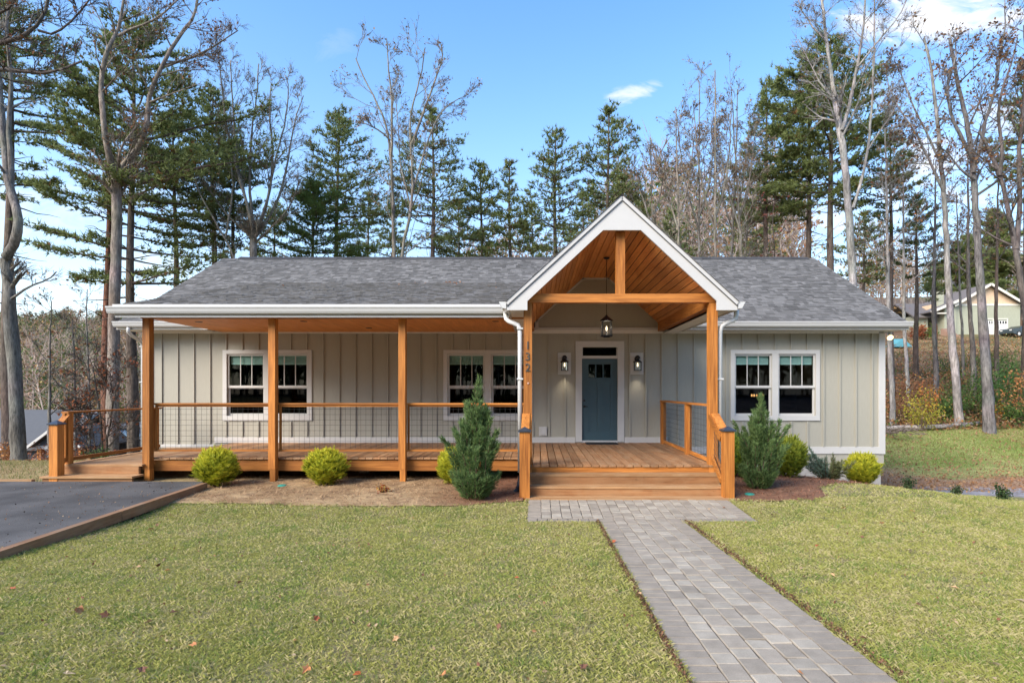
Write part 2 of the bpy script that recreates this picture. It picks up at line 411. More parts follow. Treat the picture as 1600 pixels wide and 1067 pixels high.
def lawn_back(X):
    "far edge of the front lawn"
    X = np.asarray(X, float)
    w = .10 * (fbm(X * 1.3, X * 0 + 3, 4) - .5)
    left = 8.92 + .12 * np.sin(X * .7) + w + .25 * ss(-1.4, -.4, X)
    right = np.interp(X, [3, 3.5, 4.4, 4.9, 5.2, 6.0, 7.2, 8.2, 8.8, 9.2], [9.25, 9.12, 9.15, 9.5, 10.35, 11.0, 11.8, 12.6, 13.4, 15.6]) + w
    return np.where(X < 1.5, left, right)
def drive_edge(Y): return np.interp(Y, [-6, 5.95, 10.05], [-4.75, -5.73, -6.12])
WX0, WX1 = .885, 2.06        # walkway
LX0, LX1, LY0, LY1 = -.15, 3.12, 7.86, 9.26   # landing in front of the steps
def on_paving(X, Y, e=0.0):
    return ((X > WX0 - e) & (X < WX1 + e) & (Y < LY0 + .1)) | ((X > LX0 - e) & (X < LX1 + e) & (Y > LY0 - e) & (Y < LY1 + .5))
def lawn_mask(X, Y, e=0.0):
    return (X > drive_edge(Y) + .10) & (Y < lawn_back(X)) & ~on_paving(X, Y, e) & (X < 13.5)
def col_ground(X, Y):
    n1 = fbm(X / 1.7, Y / 1.7, 11); n2 = fbm(X / 6, Y / 6, 12); n3 = fbm(X * 2.2, Y * 2.2, 31)
    litter = mix3((.115, .062, .034), (.26, .155, .085), ss(.3, .7, n1))
    litter = mix3(litter, (.085, .10, .035), ss(.55, .75, n2) * .6)
    straw = mix3((.30, .225, .105), (.17, .18, .06), ss(.4, .65, n2))
    straw = mix3(straw, (.24, .14, .07), ss(.5, .75, n1) * .6)
    grassy = mix3((.19, .24, .06), (.29, .30, .10), ss(.35, .65, n1))
    grassy = mix3(grassy, (.26, .16, .085), ss(.52, .7, n2) * .55)
    bare = mix3((.30, .165, .095), (.36, .23, .14), ss(.3, .7, n3))
    grav = mix3((.20, .185, .19), (.33, .31, .32), ss(.3, .7, n3))
    c = litter
    left = ss(-6, -7, X) * ss(24, 17, Y + .15 * X); c = mix3(c, straw, left)
    wob = (n2 - .5) * 3.2
    right = ss(7.5, 8.5, X)
    c = mix3(c, grassy, right * ss(27.0, 25.6, Y - .10 * (X - 14) + wob * .5))
    c = mix3(c, bare, right * ss(21.3, 20.2, Y + wob - .05 * (X - 12)) * ss(.30, .42, n2 + .22 * ss(20, 17.5, Y)))
    c = mix3(c, grav, right * ss(17.5, 16.9, Y + wob * .55))
    # dug-over, paler brown bank in front of the far house
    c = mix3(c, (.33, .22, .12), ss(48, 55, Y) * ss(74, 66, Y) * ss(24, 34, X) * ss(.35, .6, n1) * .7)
    c = mix3(c, (.10, .13, .045), ss(50, 60, Y) * ss(50, 58, X) * ss(75, 70, Y) * .6)
    far = ss(70, 110, Y)
    c = mix3(c, mix3((.10, .065, .045), (.13, .10, .05), ss(.35, .65, n2)), far)
    return c
def gz_low(X, Y):
    near = ss(-8.3, -7.6, X) * ss(14.0, 12.5, X) * ss(17.5, 15.5, Y)
    return gz(X, Y) - .05 * near
xs = np.concatenate([-grow(30, 420, 26)[::-1], np.arange(-29.5, 7.6, .5), np.arange(7.75, 36, .25), grow(36, 460, 30)])
ys = np.concatenate([-grow(-6, 60, 10)[::-1] - 0, np.arange(6.5, 14, .5), np.arange(14, 31, .25), np.arange(31, 76, 1.0), grow(76, 520, 34, 1.5)])
structure(grid_mesh(xs, ys, gz_low, col_ground, 'ground', M['soil']))

def col_lawn(X, Y):
    n = fbm(X * 1.5, Y * 1.5, 21); n2 = fbm(X * 7, Y * 7, 23)
    c = mix3((.17, .165, .06), (.27, .22, .11), ss(.35, .68, n)); return mix3(c, (.20, .13, .075), ss(.6, .8, n2) * .6)
lawn = structure(grid_mesh(np.arange(-6.2, 13.6, .09), np.arange(-1.5, 15.7, .09), lambda X, Y: gz(X, Y) + .012, col_lawn, 'lawn', M['soil'], lambda X, Y: lawn_mask(X, Y, .03)))
def col_mulch(X, Y):
    n = fbm(X * 2, Y * 2, 41); n2 = fbm(X * 9, Y * 9, 43); red = ss(-2.2, -.6, X)
    c = mix3((.30, .195, .100), (.41, .285, .155), ss(.35, .65, n)); c = mix3(c, (.185, .082, .05), red * .85)
    c = mix3(c, (.46, .27, .13), ss(.55, .72, n) * ss(9.5, 10.4, Y) * (1 - red) * .6)
    return mix3(c, (.12, .06, .04), ss(.55, .75, n2) * .6)
def in_mulch(X, Y):
    L = (X < -.22) & (X > drive_edge(np.minimum(Y, 10.05)) + .09) & (Y > 8.6) & (Y < 11.6)
    R = (X > 3.26) & (X < 8.78) & (Y > 8.9) & (Y < 14.12) & (Y < np.interp(X, [3.2, 8.8], [14.12, 14.12]))
    return (L | R) & (Y > lawn_back(X) - .09)
mulch = structure(grid_mesh(np.arange(-6.3, 8.8, .06), np.arange(8.6, 14.14, .06), lambda X, Y: gz(X, Y) + .004 + .03 * fbm(X * 5, Y * 5, 45) + .02 * fbm(X * 14, Y * 14, 46), col_mulch, 'mulch_bed', M['soil'], in_mulch))

# driveway, its timbers
g = G()
dp = [(-60, 10.35), (-60, -8), (drive_edge(-6), -6.0), (drive_edge(5.95), 5.95), (drive_edge(10.05), 10.05), (-6.2, 10.35)]
g.add([(x, y, .118) for x, y in dp] + [(x, y, -.15) for x, y in dp], [list(range(6))] + [[(i + 1) % 6, i, i + 6, (i + 1) % 6 + 6] for i in range(6)])
structure(g.build('driveway', M['asphalt']))
te = thing('timber_edging', (-6.0, 8, 0), 'stained landscape timbers edging the right side of the asphalt driveway', 'edging')
yy = 10.12
for k in range(6):
    y1 = yy - 2.38; a = G()
    p = (drive_edge(yy) + .07, yy - .006, .065 + .004 * math.sin(k * 3)); q = (drive_edge(y1) + .07 + .008 * math.sin(k * 5), y1 + .006, .066)
    a.beam(p, q, .10, .14); a.build('timber', M['timber'], te); yy = y1
fe = thing('timber_edging', (-20, 10.42, .1), 'thin pale timber strip along the far end of the driveway', 'edging')
for k in range(5):
    x0 = -9.42 - k * 3.66; G().box(x0 - 3.65, x0, 10.36, 10.44, .02, .150).build('timber', M['tread_x'], fe)

# ---------------------------------------------------------------- paved walk: every paver a piece
walk = structure(thing('walkway', (1.48, 6, 0), 'x', 'x'))
del walk['label']; del walk['category']
rng = np.random.default_rng(5)
P = []   # x0,x1,y0,y1, colour
def cobble_column(x0, x1, y0, y1, seed):
    r = np.random.default_rng(seed); y = y1 - (.0 if seed % 2 else -.08); k = seed
    while y > y0 + .02:
        small = (k % 2 == 0) if r.random() < .85 else r.random() < .5
        l = .148 if small else .222
        a, b = max(y - l, y0), min(y, y1)
        if b - a > .03:
            base = np.array((.325, .286, .230)) if small else np.array((.288, .248, .198))
            P.append((x0, x1, a, b, base * r.uniform(.88, 1.10)))
        y -= l; k += 1
BW = .205
cw = (WX1 - WX0 - 2 * BW) / 5
yb = -1.2
for i in range(5): cobble_column(WX0 + BW + i * cw, WX0 + BW + (i + 1) * cw, yb, LY0 + BW + .0, 3 + i)
def border(x0, x1, y0, y1, alongy, step=.104):
    a0, a1 = (y0, y1) if alongy else (x0, x1); n = max(1, round((a1 - a0) / step)); st = (a1 - a0) / n
    for i in range(n):
        c = np.array((.268, .230, .184)) * rng.uniform(.97, 1.03)
        P.append((x0, x1, a0 + i * st, a0 + (i + 1) * st, c) if alongy else (a0 + i * st, a0 + (i + 1) * st, y0, y1, c))
border(WX0, WX0 + BW, yb, LY0 + BW, True); border(WX1 - BW, WX1, yb, LY0 + BW, True)
border(LX0, WX0, LY0, LY0 + BW, False, .15); border(WX1, LX1, LY0, LY0 + BW, False, .15)
border(LX0, LX0 + BW, LY0 + BW, LY1, True); border(LX1 - BW, LX1, LY0 + BW, LY1, True)
nl = 19; lw = (LX1 - LX0 - 2 * BW) / nl
for i in range(nl): cobble_column(LX0 + BW + i * lw, LX0 + BW + (i + 1) * lw, LY0 + BW, LY1, 20 + i)
def paver_geo(g, x0, x1, y0, y1, c, r):
    e = .0028 if (x1 - x0) > .19 and (y1 - y0) < .12 else .0045; ch = .003 if e < .004 else .005; x0 += e; x1 -= e; y0 += e; y1 -= e
    lift = r.normal(0, .0016); tx, ty = r.normal(0, .0016, 2)
    def z(x, y): return float(gz(x, y)) + .02 + lift + tx * (x - x0) / (x1 - x0) + ty * (y - y0) / (y1 - y0)
    j = r.normal(0, .0022, (4, 2)); o = [(x0, y0), (x1, y0), (x1, y1), (x0, y1)]; o = [(a + b[0], d + b[1]) for (a, d), b in zip(o, j)]
    cx, cy = (x0 + x1) / 2, (y0 + y1) / 2
    inn = [(a + math.copysign(ch, cx - a), b + math.copysign(ch, cy - b)) for a, b in o]
    v = [(a, b, z(a, b)) for a, b in inn] + [(a, b, z(a, b) - .006) for a, b in o] + [(a, b, z(a, b) - .06) for a, b in o]
    f = [[0, 1, 2, 3]] + [[4 + i, 4 + (i + 1) % 4, (i + 1) % 4, i] for i in range(4)] + [[8 + i, 8 + (i + 1) % 4, 4 + (i + 1) % 4, 4 + i] for i in range(4)]
    g.add(v, f, c)
P = [p for p in P if p[3] > 2.6]          # in view; the rest of the walk is laid as one piece below
P.sort(key=lambda p: -((p[1] - p[0]) * (p[3] - p[2]) / (((p[2] + p[3]) / 2) ** 2.6)))
rr = np.random.default_rng(9); rest = G()
for i, p in enumerate(P):
    if i < 300: q = G(); paver_geo(q, *p, rr); q.build('paver', M['paver'], walk)
    else: paver_geo(rest, *p, rr)
if rest.n: rest.build('pavers', M['paver'], walk, kind='stuff')
bed = G()
def slab(x0, x1, y0, y1, n):
    t = np.linspace(y0, y1, n)
    for a, b in zip(t[:-1], t[1:]):
        bed.add([(x0, a, gz(x0, a) + .008), (x1, a, gz(x1, a) + .008), (x1, b, gz(x1, b) + .008), (x0, b, gz(x0, b) + .008)], [[0, 1, 2, 3]], (.12, .105, .09))
slab(WX0 - .012, WX1 + .012, -3, LY0 + .02, 20); slab(LX0 - .012, LX1 + .012, LY0 + .02, LY1 + .1, 6)
bed.build('joint_sand', M['soil'], walk)

# ---------------------------------------------------------------- the house
WY = 14.15; HX0, HX1 = -9.93, 8.80; BY = 22.4      # front wall, side walls, back wall
DZ = .48                                            # deck height
house = thing('house', (0, WY, 0), 'single storey sage board and batten house with cedar porch, gabled entry and grey roof', 'house')
def part(name, mat, fn, parent=None, **k):
    g = G(); fn(g); return g.build(name, M[mat], parent or house, **k)
WIN = [(-6.86, 'left'), (-1.26, 'mid'), (6.03, 'right')]
WZ0, WZ1 = 1.04, 2.83
openings = []
for cx, _ in WIN:
    for s in (-1, 1): openings.append((cx + s * .555 - .475, cx + s * .555 + .475, WZ0 + .12, WZ1 - .10))
openings.append((1.125, 2.03, .50, 2.90))
def front_wall(g):
    ex = sorted({HX0, HX1, *[o[0] for o in openings], *[o[1] for o in openings]}); ez = sorted({-.05, 3.34, *[o[2] for o in openings], *[o[3] for o in openings]})
    for x0, x1 in zip(ex[:-1], ex[1:]):
        for z0, z1 in zip(ez[:-1], ez[1:]):
            mx, mz = (x0 + x1) / 2, (z0 + z1) / 2
            if any(o[0] < mx < o[1] and o[2] < mz < o[3] for o in openings): continue
            g.add([(x0, WY, z0), (x1, WY, z0), (x1, WY, z1), (x0, WY, z1)], [[0, 1, 2, 3]])
            g.add([(x0, WY + .14, z0), (x1, WY + .14, z0), (x1, WY + .14, z1), (x0, WY + .14, z1)], [[3, 2, 1, 0]])
    for a, b, c, d in openings:
        g.add([(a, WY, c), (b, WY, c), (b, WY, d), (a, WY, d), (a, WY + .14, c), (b, WY + .14, c), (b, WY + .14, d), (a, WY + .14, d)], [[0, 4, 5, 1], [1, 5, 6, 2], [2, 6, 7, 3], [3, 7, 4, 0]])
fw = part('wall', 'siding', front_wall)
lw_ = part('wall', 'siding', lambda g: (g.box(HX0, HX0 + .14, WY + .143, BY, -1.2, 3.34), g.prism([(WY + .143, 3.34), (BY, 3.34), (18.24, 5.9)], 'x', HX0, HX0 + .14)))
rw_ = part('wall', 'siding', lambda g: (g.box(HX1 - .14, HX1, WY + .143, BY, .19, 3.34), g.prism([(WY + .143, 3.34), (BY, 3.34), (18.24, 5.9)], 'x', HX1 - .14, HX1)))
part('wall', 'siding', lambda g: g.box(HX0 + .143, HX1 - .143, BY - .14, BY, .19, 3.34))
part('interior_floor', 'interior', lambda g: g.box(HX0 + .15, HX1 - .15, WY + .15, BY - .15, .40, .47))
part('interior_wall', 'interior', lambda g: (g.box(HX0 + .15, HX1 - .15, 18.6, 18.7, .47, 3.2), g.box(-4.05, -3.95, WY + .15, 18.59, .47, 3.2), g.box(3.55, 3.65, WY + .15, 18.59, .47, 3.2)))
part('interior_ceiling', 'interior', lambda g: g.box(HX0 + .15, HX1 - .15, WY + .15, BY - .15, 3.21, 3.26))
part('foundation', 'stucco', lambda g: g.box(HX0 + .03, HX1 - .06, WY + .03, BY - .03, -2.4, .19))
# the triangle of wall under the entry gable
def gable_wall(g):
    g.prism([(-.05, 3.35), (3.22, 3.35), (3.22, 3.6), (1.86, 4.72), (1.12, 4.72), (-.05, 3.6)], 'y', WY + .002, WY + .10)
gw = part('gable_wall', 'siding', gable_wall)
part('batten', 'siding', lambda g: g.box(1.465, 1.505, WY - .012, WY + .002, 3.36, 4.66), gw)
# battens
bx = -9.55
def batten(x, z0, z1): part('batten', 'siding', lambda g: g.box(x - .021, x + .021, WY - .032, WY - .003, z0, z1), fw)
cas = [(cx - 1.135, cx + 1.135, WZ0 - .02, WZ1 + .005) for cx, _ in WIN] + [(.955, 2.205, .4, 3.08)]
for k in range(46):
    x = -9.55 + k * .410
    if x > 8.62: break
    zb = .375 if x > 3.3 else (.62 if x > -8.2 else .44); zt = 3.245
    hit = [c for c in cas if c[0] - .03 < x < c[1] + .03]
    if hit:
        c = hit[0]
        if c[2] - zb > .06: batten(x, zb, c[2])
        if zt - c[3] > .05: batten(x, c[3], zt)
    else: batten(x, zb, zt)
# trim boards
def trim(x0, x1, z0, z1, y0=WY - .026, y1=WY + .001, mat='white'): return part('trim_board', mat, lambda g: g.box(x0, x1, y0, y1, z0, z1))
trim(8.66, 8.82, .195, 3.25, WY - .03, WY + .0); trim(3.30, 8.66, .20, .375)
part('trim_board', 'white', lambda g: g.box(8.801, 8.822, WY + .001, WY + .15, .195, 3.25))
part('trim_board', 'white', lambda g: g.box(8.803, 8.822, WY + .151, BY, .20, .375))
trim(HX0 - .01, HX0 + .165, .36, 3.25, WY - .03, WY)
part('trim_board', 'white', lambda g: g.box(HX0 - .022, HX0 - .001, WY + .001, WY + .15, -.3, 3.25))
trim(HX0 + .165, -8.2, .36, .44); trim(-8.2, .955, .48, .62); trim(2.205, 3.30, .48, .62)
trim(HX0 + .165, 8.66, 3.25, 3.34, WY - .034, WY, 'soffit'); trim(-.10, 3.28, 3.342, 3.40, WY - .036, WY)
# sloping trim along the vault
def vtrim(p, q, w=.085):
    part('trim_board', 'white', lambda g: g.beam((p[0], WY - .016, p[1]), (q[0], WY - .016, q[1]), w, .03, (0, 1, 0)))
vtrim((-.02, 3.40), (-.02, 3.60)); vtrim((-.05, 3.575), (1.16, 4.665)); vtrim((1.14, 4.66), (1.82, 4.66)); vtrim((1.80, 4.665), (3.22, 3.575)); vtrim((3.21, 3.40), (3.21, 3.60))
# windows
def window(cx, lab):
    w = part('window', 'white', lambda g: None if False else (g.box(cx - 1.13, cx + 1.13, WY - .032, WY, WZ1 - .10, WZ1), g.box(cx - 1.13, cx + 1.13, WY - .034, WY, WZ0, WZ0 + .12),
        g.box(cx - 1.13, cx - 1.03, WY - .032, WY, WZ0 + .12, WZ1 - .10), g.box(cx + 1.03, cx + 1.13, WY - .032, WY, WZ0 + .12, WZ1 - .10),
        g.box(cx - .08, cx + .08, WY - .032, WY, WZ0 + .12, WZ1 - .10)), label=lab)
    for s in (-1, 1):
        c = cx + s * .555; a, b = c - .474, c + .474; z0, z1 = WZ0 + .121, WZ1 - .101; zm = 1.90
        def fr(g, z0, z1, y0, y1, t, tb, tt):
            g.box(a, a + t, y0, y1, z0, z1); g.box(b - t, b, y0, y1, z0, z1); g.box(a + t, b - t, y0, y1, z0, z0 + tb); g.box(a + t, b - t, y0, y1, z1 - tt, z1)
        part('sash', 'white', lambda g: fr(g, zm - .03, z1, WY + .012, WY + .045, .045, .06, .045), w)
        part('sash', 'white', lambda g: fr(g, z0, zm - .031, WY + .046, WY + .08, .052, .06, .02), w)
        for k in (1, 2):
            x = a + .045 + (b - a - .09) * k / 3
            part('muntin', 'white', lambda g: g.box(x - .009, x + .009, WY + .016, WY + .03, zm + .03, z1 - .045), w)
        part('pane', 'glass', lambda g: g.box(a + .045, b - .045, WY + .031, WY + .035, zm + .03, z1 - .045), w)
        part('pane', 'screen_glass', lambda g: g.box(a + .052, b - .052, WY + .064, WY + .068, z0 + .06, zm - .051), w)
        def bl(g):
            for i in range(7): g.box(a + .05, b - .05, WY + .085, WY + .125, z1 - .075 - i * .026, z1 - .057 - i * .026)
            g.box(a + .05, b - .05, WY + .082, WY + .128, z1 - .055, z1 - .01)
            g.box(a + .05, b - .05, WY + .084, WY + .127, z1 - .265, z1 - .236)
        part('blind', 'blind', bl, w)
window(WIN[0][0], None); window(WIN[1][0], None); window(WIN[2][0], None)
# door
def door_casing(g):
    g.box(.966, 1.125, WY - .034, WY, .50, 3.055); g.box(2.03, 2.195, WY - .034, WY, .50, 3.055); g.box(1.125, 2.03, WY - .034, WY, 2.90, 3.055)
    g.box(1.126, 2.029, WY - .01, WY + .11, 2.615, 2.685); g.box(1.125, 2.03, WY - .02, WY + .13, .481, .535)
part('door_casing', 'white', door_casing)
part('transom', 'white', lambda g: (g.box(1.126, 1.15, WY + .02, WY + .07, 2.685, 2.899), g.box(2.005, 2.029, WY + .02, WY + .07, 2.685, 2.899)))
tr = [o for o in house.children if o.name.startswith('transom')][0]
part('pane', 'glass', lambda g: g.box(1.15, 2.005, WY + .04, WY + .044, 2.686, 2.898), tr)
DX0, DX1, D0, D1 = 1.13, 2.025, .536, 2.612
def door_slab(g):
    xs_ = [DX0, DX0 + .165, DX1 - .165, DX1]; lz0, lz1 = 2.13, 2.47
    y0, y1 = WY + .03, WY + .075
    g.box(xs_[0], xs_[1], y0, y1, D0, D1); g.box(xs_[2], xs_[3], y0, y1, D0, D1); g.box(xs_[1], xs_[2], y0, y1, lz1, D1); g.box(xs_[1], xs_[2], y0, y1, 1.985, lz0)
    g.box(xs_[1], xs_[2], y0, y1, D0, D0 + .22); xm = (DX0 + DX1) / 2; g.box(xm - .055, xm + .055, y0, y1, D0 + .22, 1.985)
    g.box(xs_[1], xm - .055, y0 + .018, y1 - .004, D0 + .22, 1.985); g.box(xm + .055, xs_[2], y0 + .018, y1 - .004, D0 + .22, 1.985)
    for k in (1, 2):
        x = xs_[1] + (xs_[2] - xs_[1]) * k / 3; g.box(x - .014, x + .014, y0, y1, lz0, lz1)
    g.box(xs_[1] - .02, xs_[2] + .02, y0 - .022, y0, lz0 - .05, lz0 - .02)
door = part('door', 'blue_door', door_slab)
for k in range(3):
    a = DX0 + .165 + .565 * k / 3 + (.014 if k else 0); b = DX0 + .165 + .565 * (k + 1) / 3 - (.014 if k < 2 else 0)
    part('pane', 'glass', lambda g: g.box(a, b, WY + .05, WY + .054, 2.131, 2.469), door)
def handle(g):
    g.tube([(DX0 + .06, WY + .03, 1.40), (DX0 + .06, WY + .005, 1.40)], [.032, .03], 10, cap=True)
    g.tube([(DX0 + .06, WY + .005, 1.40), (DX0 + .06, WY - .03, 1.40), (DX0 + .06, WY - .03, 1.395)], .012, 6, cap=True)
    g.tube([(DX0 + .06, WY - .03, 1.40), (DX0 + .14, WY - .034, 1.40)], .011, 6, cap=True)
part('handle', 'dark_metal', handle, door)
part('deadbolt', 'dark_metal', lambda g: g.tube([(DX0 + .06, WY + .03, 1.55), (DX0 + .06, WY + .012, 1.55)], [.03, .028], 10, cap=True), door)
part('wall_vent', 'white', lambda g: (g.box(.03, .24, WY - .045, WY - .018, .655, .885), g.box(.055, .215, WY - .055, WY - .045, .68, .86), g.box(.10, .17, WY - .062, WY - .055, .69, .75)))

# ------------------------------------------------ roofs
EY, EZ = 13.62, 3.47; RY, RZ = 18.24, 6.12; SL = (RZ - EZ) / (RY - EY)
GX0, GX1 = -10.28, 9.06
AX, AZ, GH, GS = 1.48, 5.225, 2.02, .916            # entry gable: ridge x, z, half width, slope
SY, SZ = 10.62, 3.42; JY = 16.09; JZ = EZ + SL * (JY - EY); SS = (JZ - SZ) / (JY - SY); SX0 = -8.05
FY = 9.75                                            # front face of the gable
def main_roof(g):
    m = lambda x, y: (x, y, EZ + SL * (y - EY))
    Yv = EY + (AZ - EZ) / SL
    pts = [(GX0, EY), (AX - (AZ - EZ) / GS, EY), (AX, Yv), (AX + (AZ - EZ) / GS, EY), (GX1, EY), (GX1, RY), (AX, RY), (GX0, RY)]
    v = [m(*p) for p in pts]; n = len(v)
    g.add(v, [[0, 1, 2, 6, 7], [2, 3, 4, 5, 6]]); w = [(a, b, c - .16) for a, b, c in v]
    g.add(w, [[7, 6, 2, 1, 0], [6, 5, 4, 3, 2]])
    g.add(v + w, [[0, 8, 9, 1], [3, 11, 12, 4], [4, 12, 13, 5], [7, 15, 8, 0]])
    b = [(GX0, RY, RZ), (GX1, RY, RZ), (GX1, 2 * RY - EY, EZ), (GX0, 2 * RY - EY, EZ)]; g.add(b + [(x, y, z - .16) for x, y, z in b], [[0, 1, 2, 3][::-1], [4, 5, 6, 7], [1, 5, 6, 2], [0, 3, 7, 4], [2, 6, 7, 3]])
paint('roof_felt', (.10, .10, .105), .95, .1)
roof = part('roof', 'roof_felt', main_roof)
def shed(g):
    z = lambda y: SZ + SS * (y - SY); gx = lambda y: AX - (AZ - z(y)) / GS
    v = [(SX0, SY, z(SY)), (gx(SY), SY, z(SY)), (gx(JY), JY, JZ), (SX0, JY, JZ)]; w = [(a, b, c - .09) for a, b, c in v]
    g.add(v, [[0, 1, 2, 3]]); g.add(w, [[3, 2, 1, 0]]); g.add(v + w, [[0, 4, 5, 1], [3, 7, 4, 0]])
porch_roof = part('porch_roof', 'roof_felt', shed)
def gable(g):
    for s in (-1, 1):
        def pl(x, y, dz=0): return (AX + s * x, y, AZ - GS * x + dz)
        yb = lambda x: EY + (AZ - GS * x - EZ) / SL + .3
        v = [pl(0, FY - .02), pl(GH, FY - .02), pl(GH, 14.0), pl(0, yb(0))]
        w = [(a, b, c - .10) for a, b, c in v]; q = [[0, 1, 2, 3]]; 
        fs = [[0, 1, 2, 3], [7, 6, 5, 4], [0, 4, 5, 1], [1, 5, 6, 2]]
        if s < 0: fs = [f[::-1] for f in fs]
        g.add(v + w, fs)
gable_roof = part('gable_roof', 'roof_felt', gable)
def shingles(parent, origin, uax, vax, nrm, vmax, urange, seed, expo=.128, name='shingles'):
    r = np.random.default_rng(seed); g = G(); O = np.array(origin, float); U = np.array(uax, float); V = np.array(vax, float); V /= np.linalg.norm(V); Nn = np.array(nrm, float); Nn /= np.linalg.norm(Nn)
    Q = []; Cc = []
    for i in range(int(math.ceil(vmax / expo))):
        v0 = i * expo; v1 = min(v0 + expo * 1.12, vmax + .02)
        a0, b0 = urange(v0 + .02)
        u = a0 - r.uniform(0, .3)
        while u < b0:
            w = r.choice([.07, .10, .13, .17, .22], p=[.15, .25, .25, .2, .15]); x0, x1 = max(u, a0), min(u + w, b0); u += w
            if x1 - x0 < .01: continue
            t = r.choice([.006, .011, .016]); d = r.uniform(-.006, .006)
            p = lambda uu, vv, h: O + U * uu + V * vv + Nn * h
            A, B, D, E = p(x0, v0 + d, t), p(x1, v0 + d, t), p(x1, v1, .002), p(x0, v1, .002)
            Q.append([A, B, D, E]); Q.append([p(x0, v0 + d, -.004), p(x1, v0 + d, -.004), B, A])
            Q.append([p(x1, v0 + d, -.002), p(x1, v1, .0), D, B]); Q.append([p(x0, v1, 0), p(x0, v0 + d, -.002), A, E])
            k = r.choice([.118, .14, .16, .182, .208], p=[.2, .25, .25, .2, .1]) * r.uniform(.9, 1.1) * .86; c = (k * 1.03, k * .995, k * .955); Cc += [c] * 4
    g.quads(np.array(Q), np.array(Cc)); return g.build(name, M['shingle'], parent, kind='stuff')
m_v = math.hypot(RY - EY, RZ - EZ); cs = (RY - EY) / m_v; sn = (RZ - EZ) / m_v
def rng_left(v):
    y = EY + v * cs; z = EZ + v * sn; x = AX - max(0, (AZ - z)) / GS
    return (GX0, x if z < AZ else AX)
def rng_right(v):
    z = EZ + v * sn; return (AX + max(0, (AZ - z)) / GS if z < AZ else AX, GX1)
shingles(roof, (0, EY - .03, EZ - .01), (1, 0, 0), (0, cs, sn), (0, -sn, cs), m_v, rng_left, 1)
shingles(roof, (0, EY - .03, EZ - .01), (1, 0, 0), (0, cs, sn), (0, -sn, cs), m_v, rng_right, 2)
s_v = math.hypot(JY - SY, JZ - SZ); c2 = (JY - SY) / s_v; s2 = (JZ - SZ) / s_v
shingles(porch_roof, (0, SY - .03, SZ + .004), (1, 0, 0), (0, c2, s2), (0, -s2, c2), s_v + .03, lambda v: (SX0 - .02, AX - (AZ - (SZ + v * s2)) / GS + .02), 3)
g_v = math.hypot(GH, GH * GS); c3 = GH / g_v; s3 = GH * GS / g_v
for s in (-1, 1):
    def ur(v, s=s):
        z = AZ - GS * GH + v * s3; y = EY + (z - EZ) / SL
        if s < 0: y = max(SY, min(y, SY + (z - SZ) / SS)) if z < JZ else y
        return (FY - .035, max(y, 11.0))
    shingles(gable_roof, (AX + s * (GH + .015), 0, AZ - GS * (GH + .015)), (0, 1, 0), (-s * c3, 0, s3), (s * s3, 0, c3), g_v + .02, ur, 6 + s)
def ridge(g):
    r = np.random.default_rng(8); x = GX0 + .55
    while x < GX1 - .45:
        k = r.uniform(.05, .075); t = .012 + r.uniform(0, .006)
        g.add([(x, RY - .16, RZ - .16 * SL + t + .03), (x + .30, RY - .16, RZ - .16 * SL + t + .022), (x + .30, RY, RZ + t + .03), (x, RY, RZ + t + .04), (x + .30, RY + .16, RZ - .16 * SL + t + .022), (x, RY + .16, RZ - .16 * SL + t + .03), (x, RY - .16, RZ - .1), (x + .3, RY - .16, RZ - .1)],
              [[0, 1, 2, 3], [3, 2, 4, 5], [6, 7, 1, 0]], (k, k, k * 1.05)); x += .29
part('ridge_cap', 'shingle', ridge, roof)
def gridge(g):
    r = np.random.default_rng(18); y = FY - .03
    while y < 16.3:
        k = r.uniform(.10, .2); t = .016
        g.add([(AX, y, AZ + t + .014), (AX - .14, y, AZ - .14 * GS + t + .012), (AX - .14, y + .3, AZ - .14 * GS + t), (AX, y + .3, AZ + t), (AX + .14, y + .3, AZ - .14 * GS + t), (AX + .14, y, AZ - .14 * GS + t + .012)], [[0, 1, 2, 3][::-1], [0, 3, 4, 5][::-1]], (k, k, k * 1.03)); y += .29
part('ridge_cap', 'shingle', gridge, gable_roof)
# white gable front board with its flat collar
def gfascia(g):
    o = [(-GH, -GS * GH - .01), (0, -.012), (GH, -GS * GH - .01), (GH, -GS * GH - .16), (1.66, -GS * GH - .16), (1.66, -GS * GH + .0), (.33, -.61), (-.33, -.61), (-1.66, -GS * GH), (-1.66, -GS * GH - .16), (-GH, -GS * GH - .16)]
    P_ = [(AX + a, AZ + b) for a, b in o]; n = len(P_)
    v = [(a, FY, b) for a, b in P_] + [(a, FY + .04, b) for a, b in P_]
    f = [[0, 8, 9, 10], [0, 1, 7, 8], [1, 6, 7], [1, 2, 5, 6], [2, 3, 4, 5]]
    g.add(v, f + [[i + n for i in q][::-1] for q in f] + [[i, (i + 1) % n, n + (i + 1) % n, n + i] for i in range(n)])
gf = part('gable_fascia', 'white', gfascia)
def rake(g):
    for s in (-1, 1):
        g.beam((AX + s * .0, FY - .012, AZ - .045), (AX + s * GH, FY - .012, AZ - .045 - GS * GH), .055, .022, (0, 1, 0))
part('rake_trim', 'white', rake, gf)
for s in (-1, 1):
    x = AX + s * (GH + .001)
    part('fascia', 'white', lambda g: g.box(min(x, x - s * .03), max(x, x - s * .03), FY + .041, 13.4, AZ - GS * GH - .16, AZ - GS * GH - .035))
    part('soffit', 'soffit', lambda g: g.box(min(AX + s * 1.70, AX + s * 1.985), max(AX + s * 1.70, AX + s * 1.985), FY + .041, WY - .04, AZ - GS * GH - .14, AZ - GS * GH - .12))
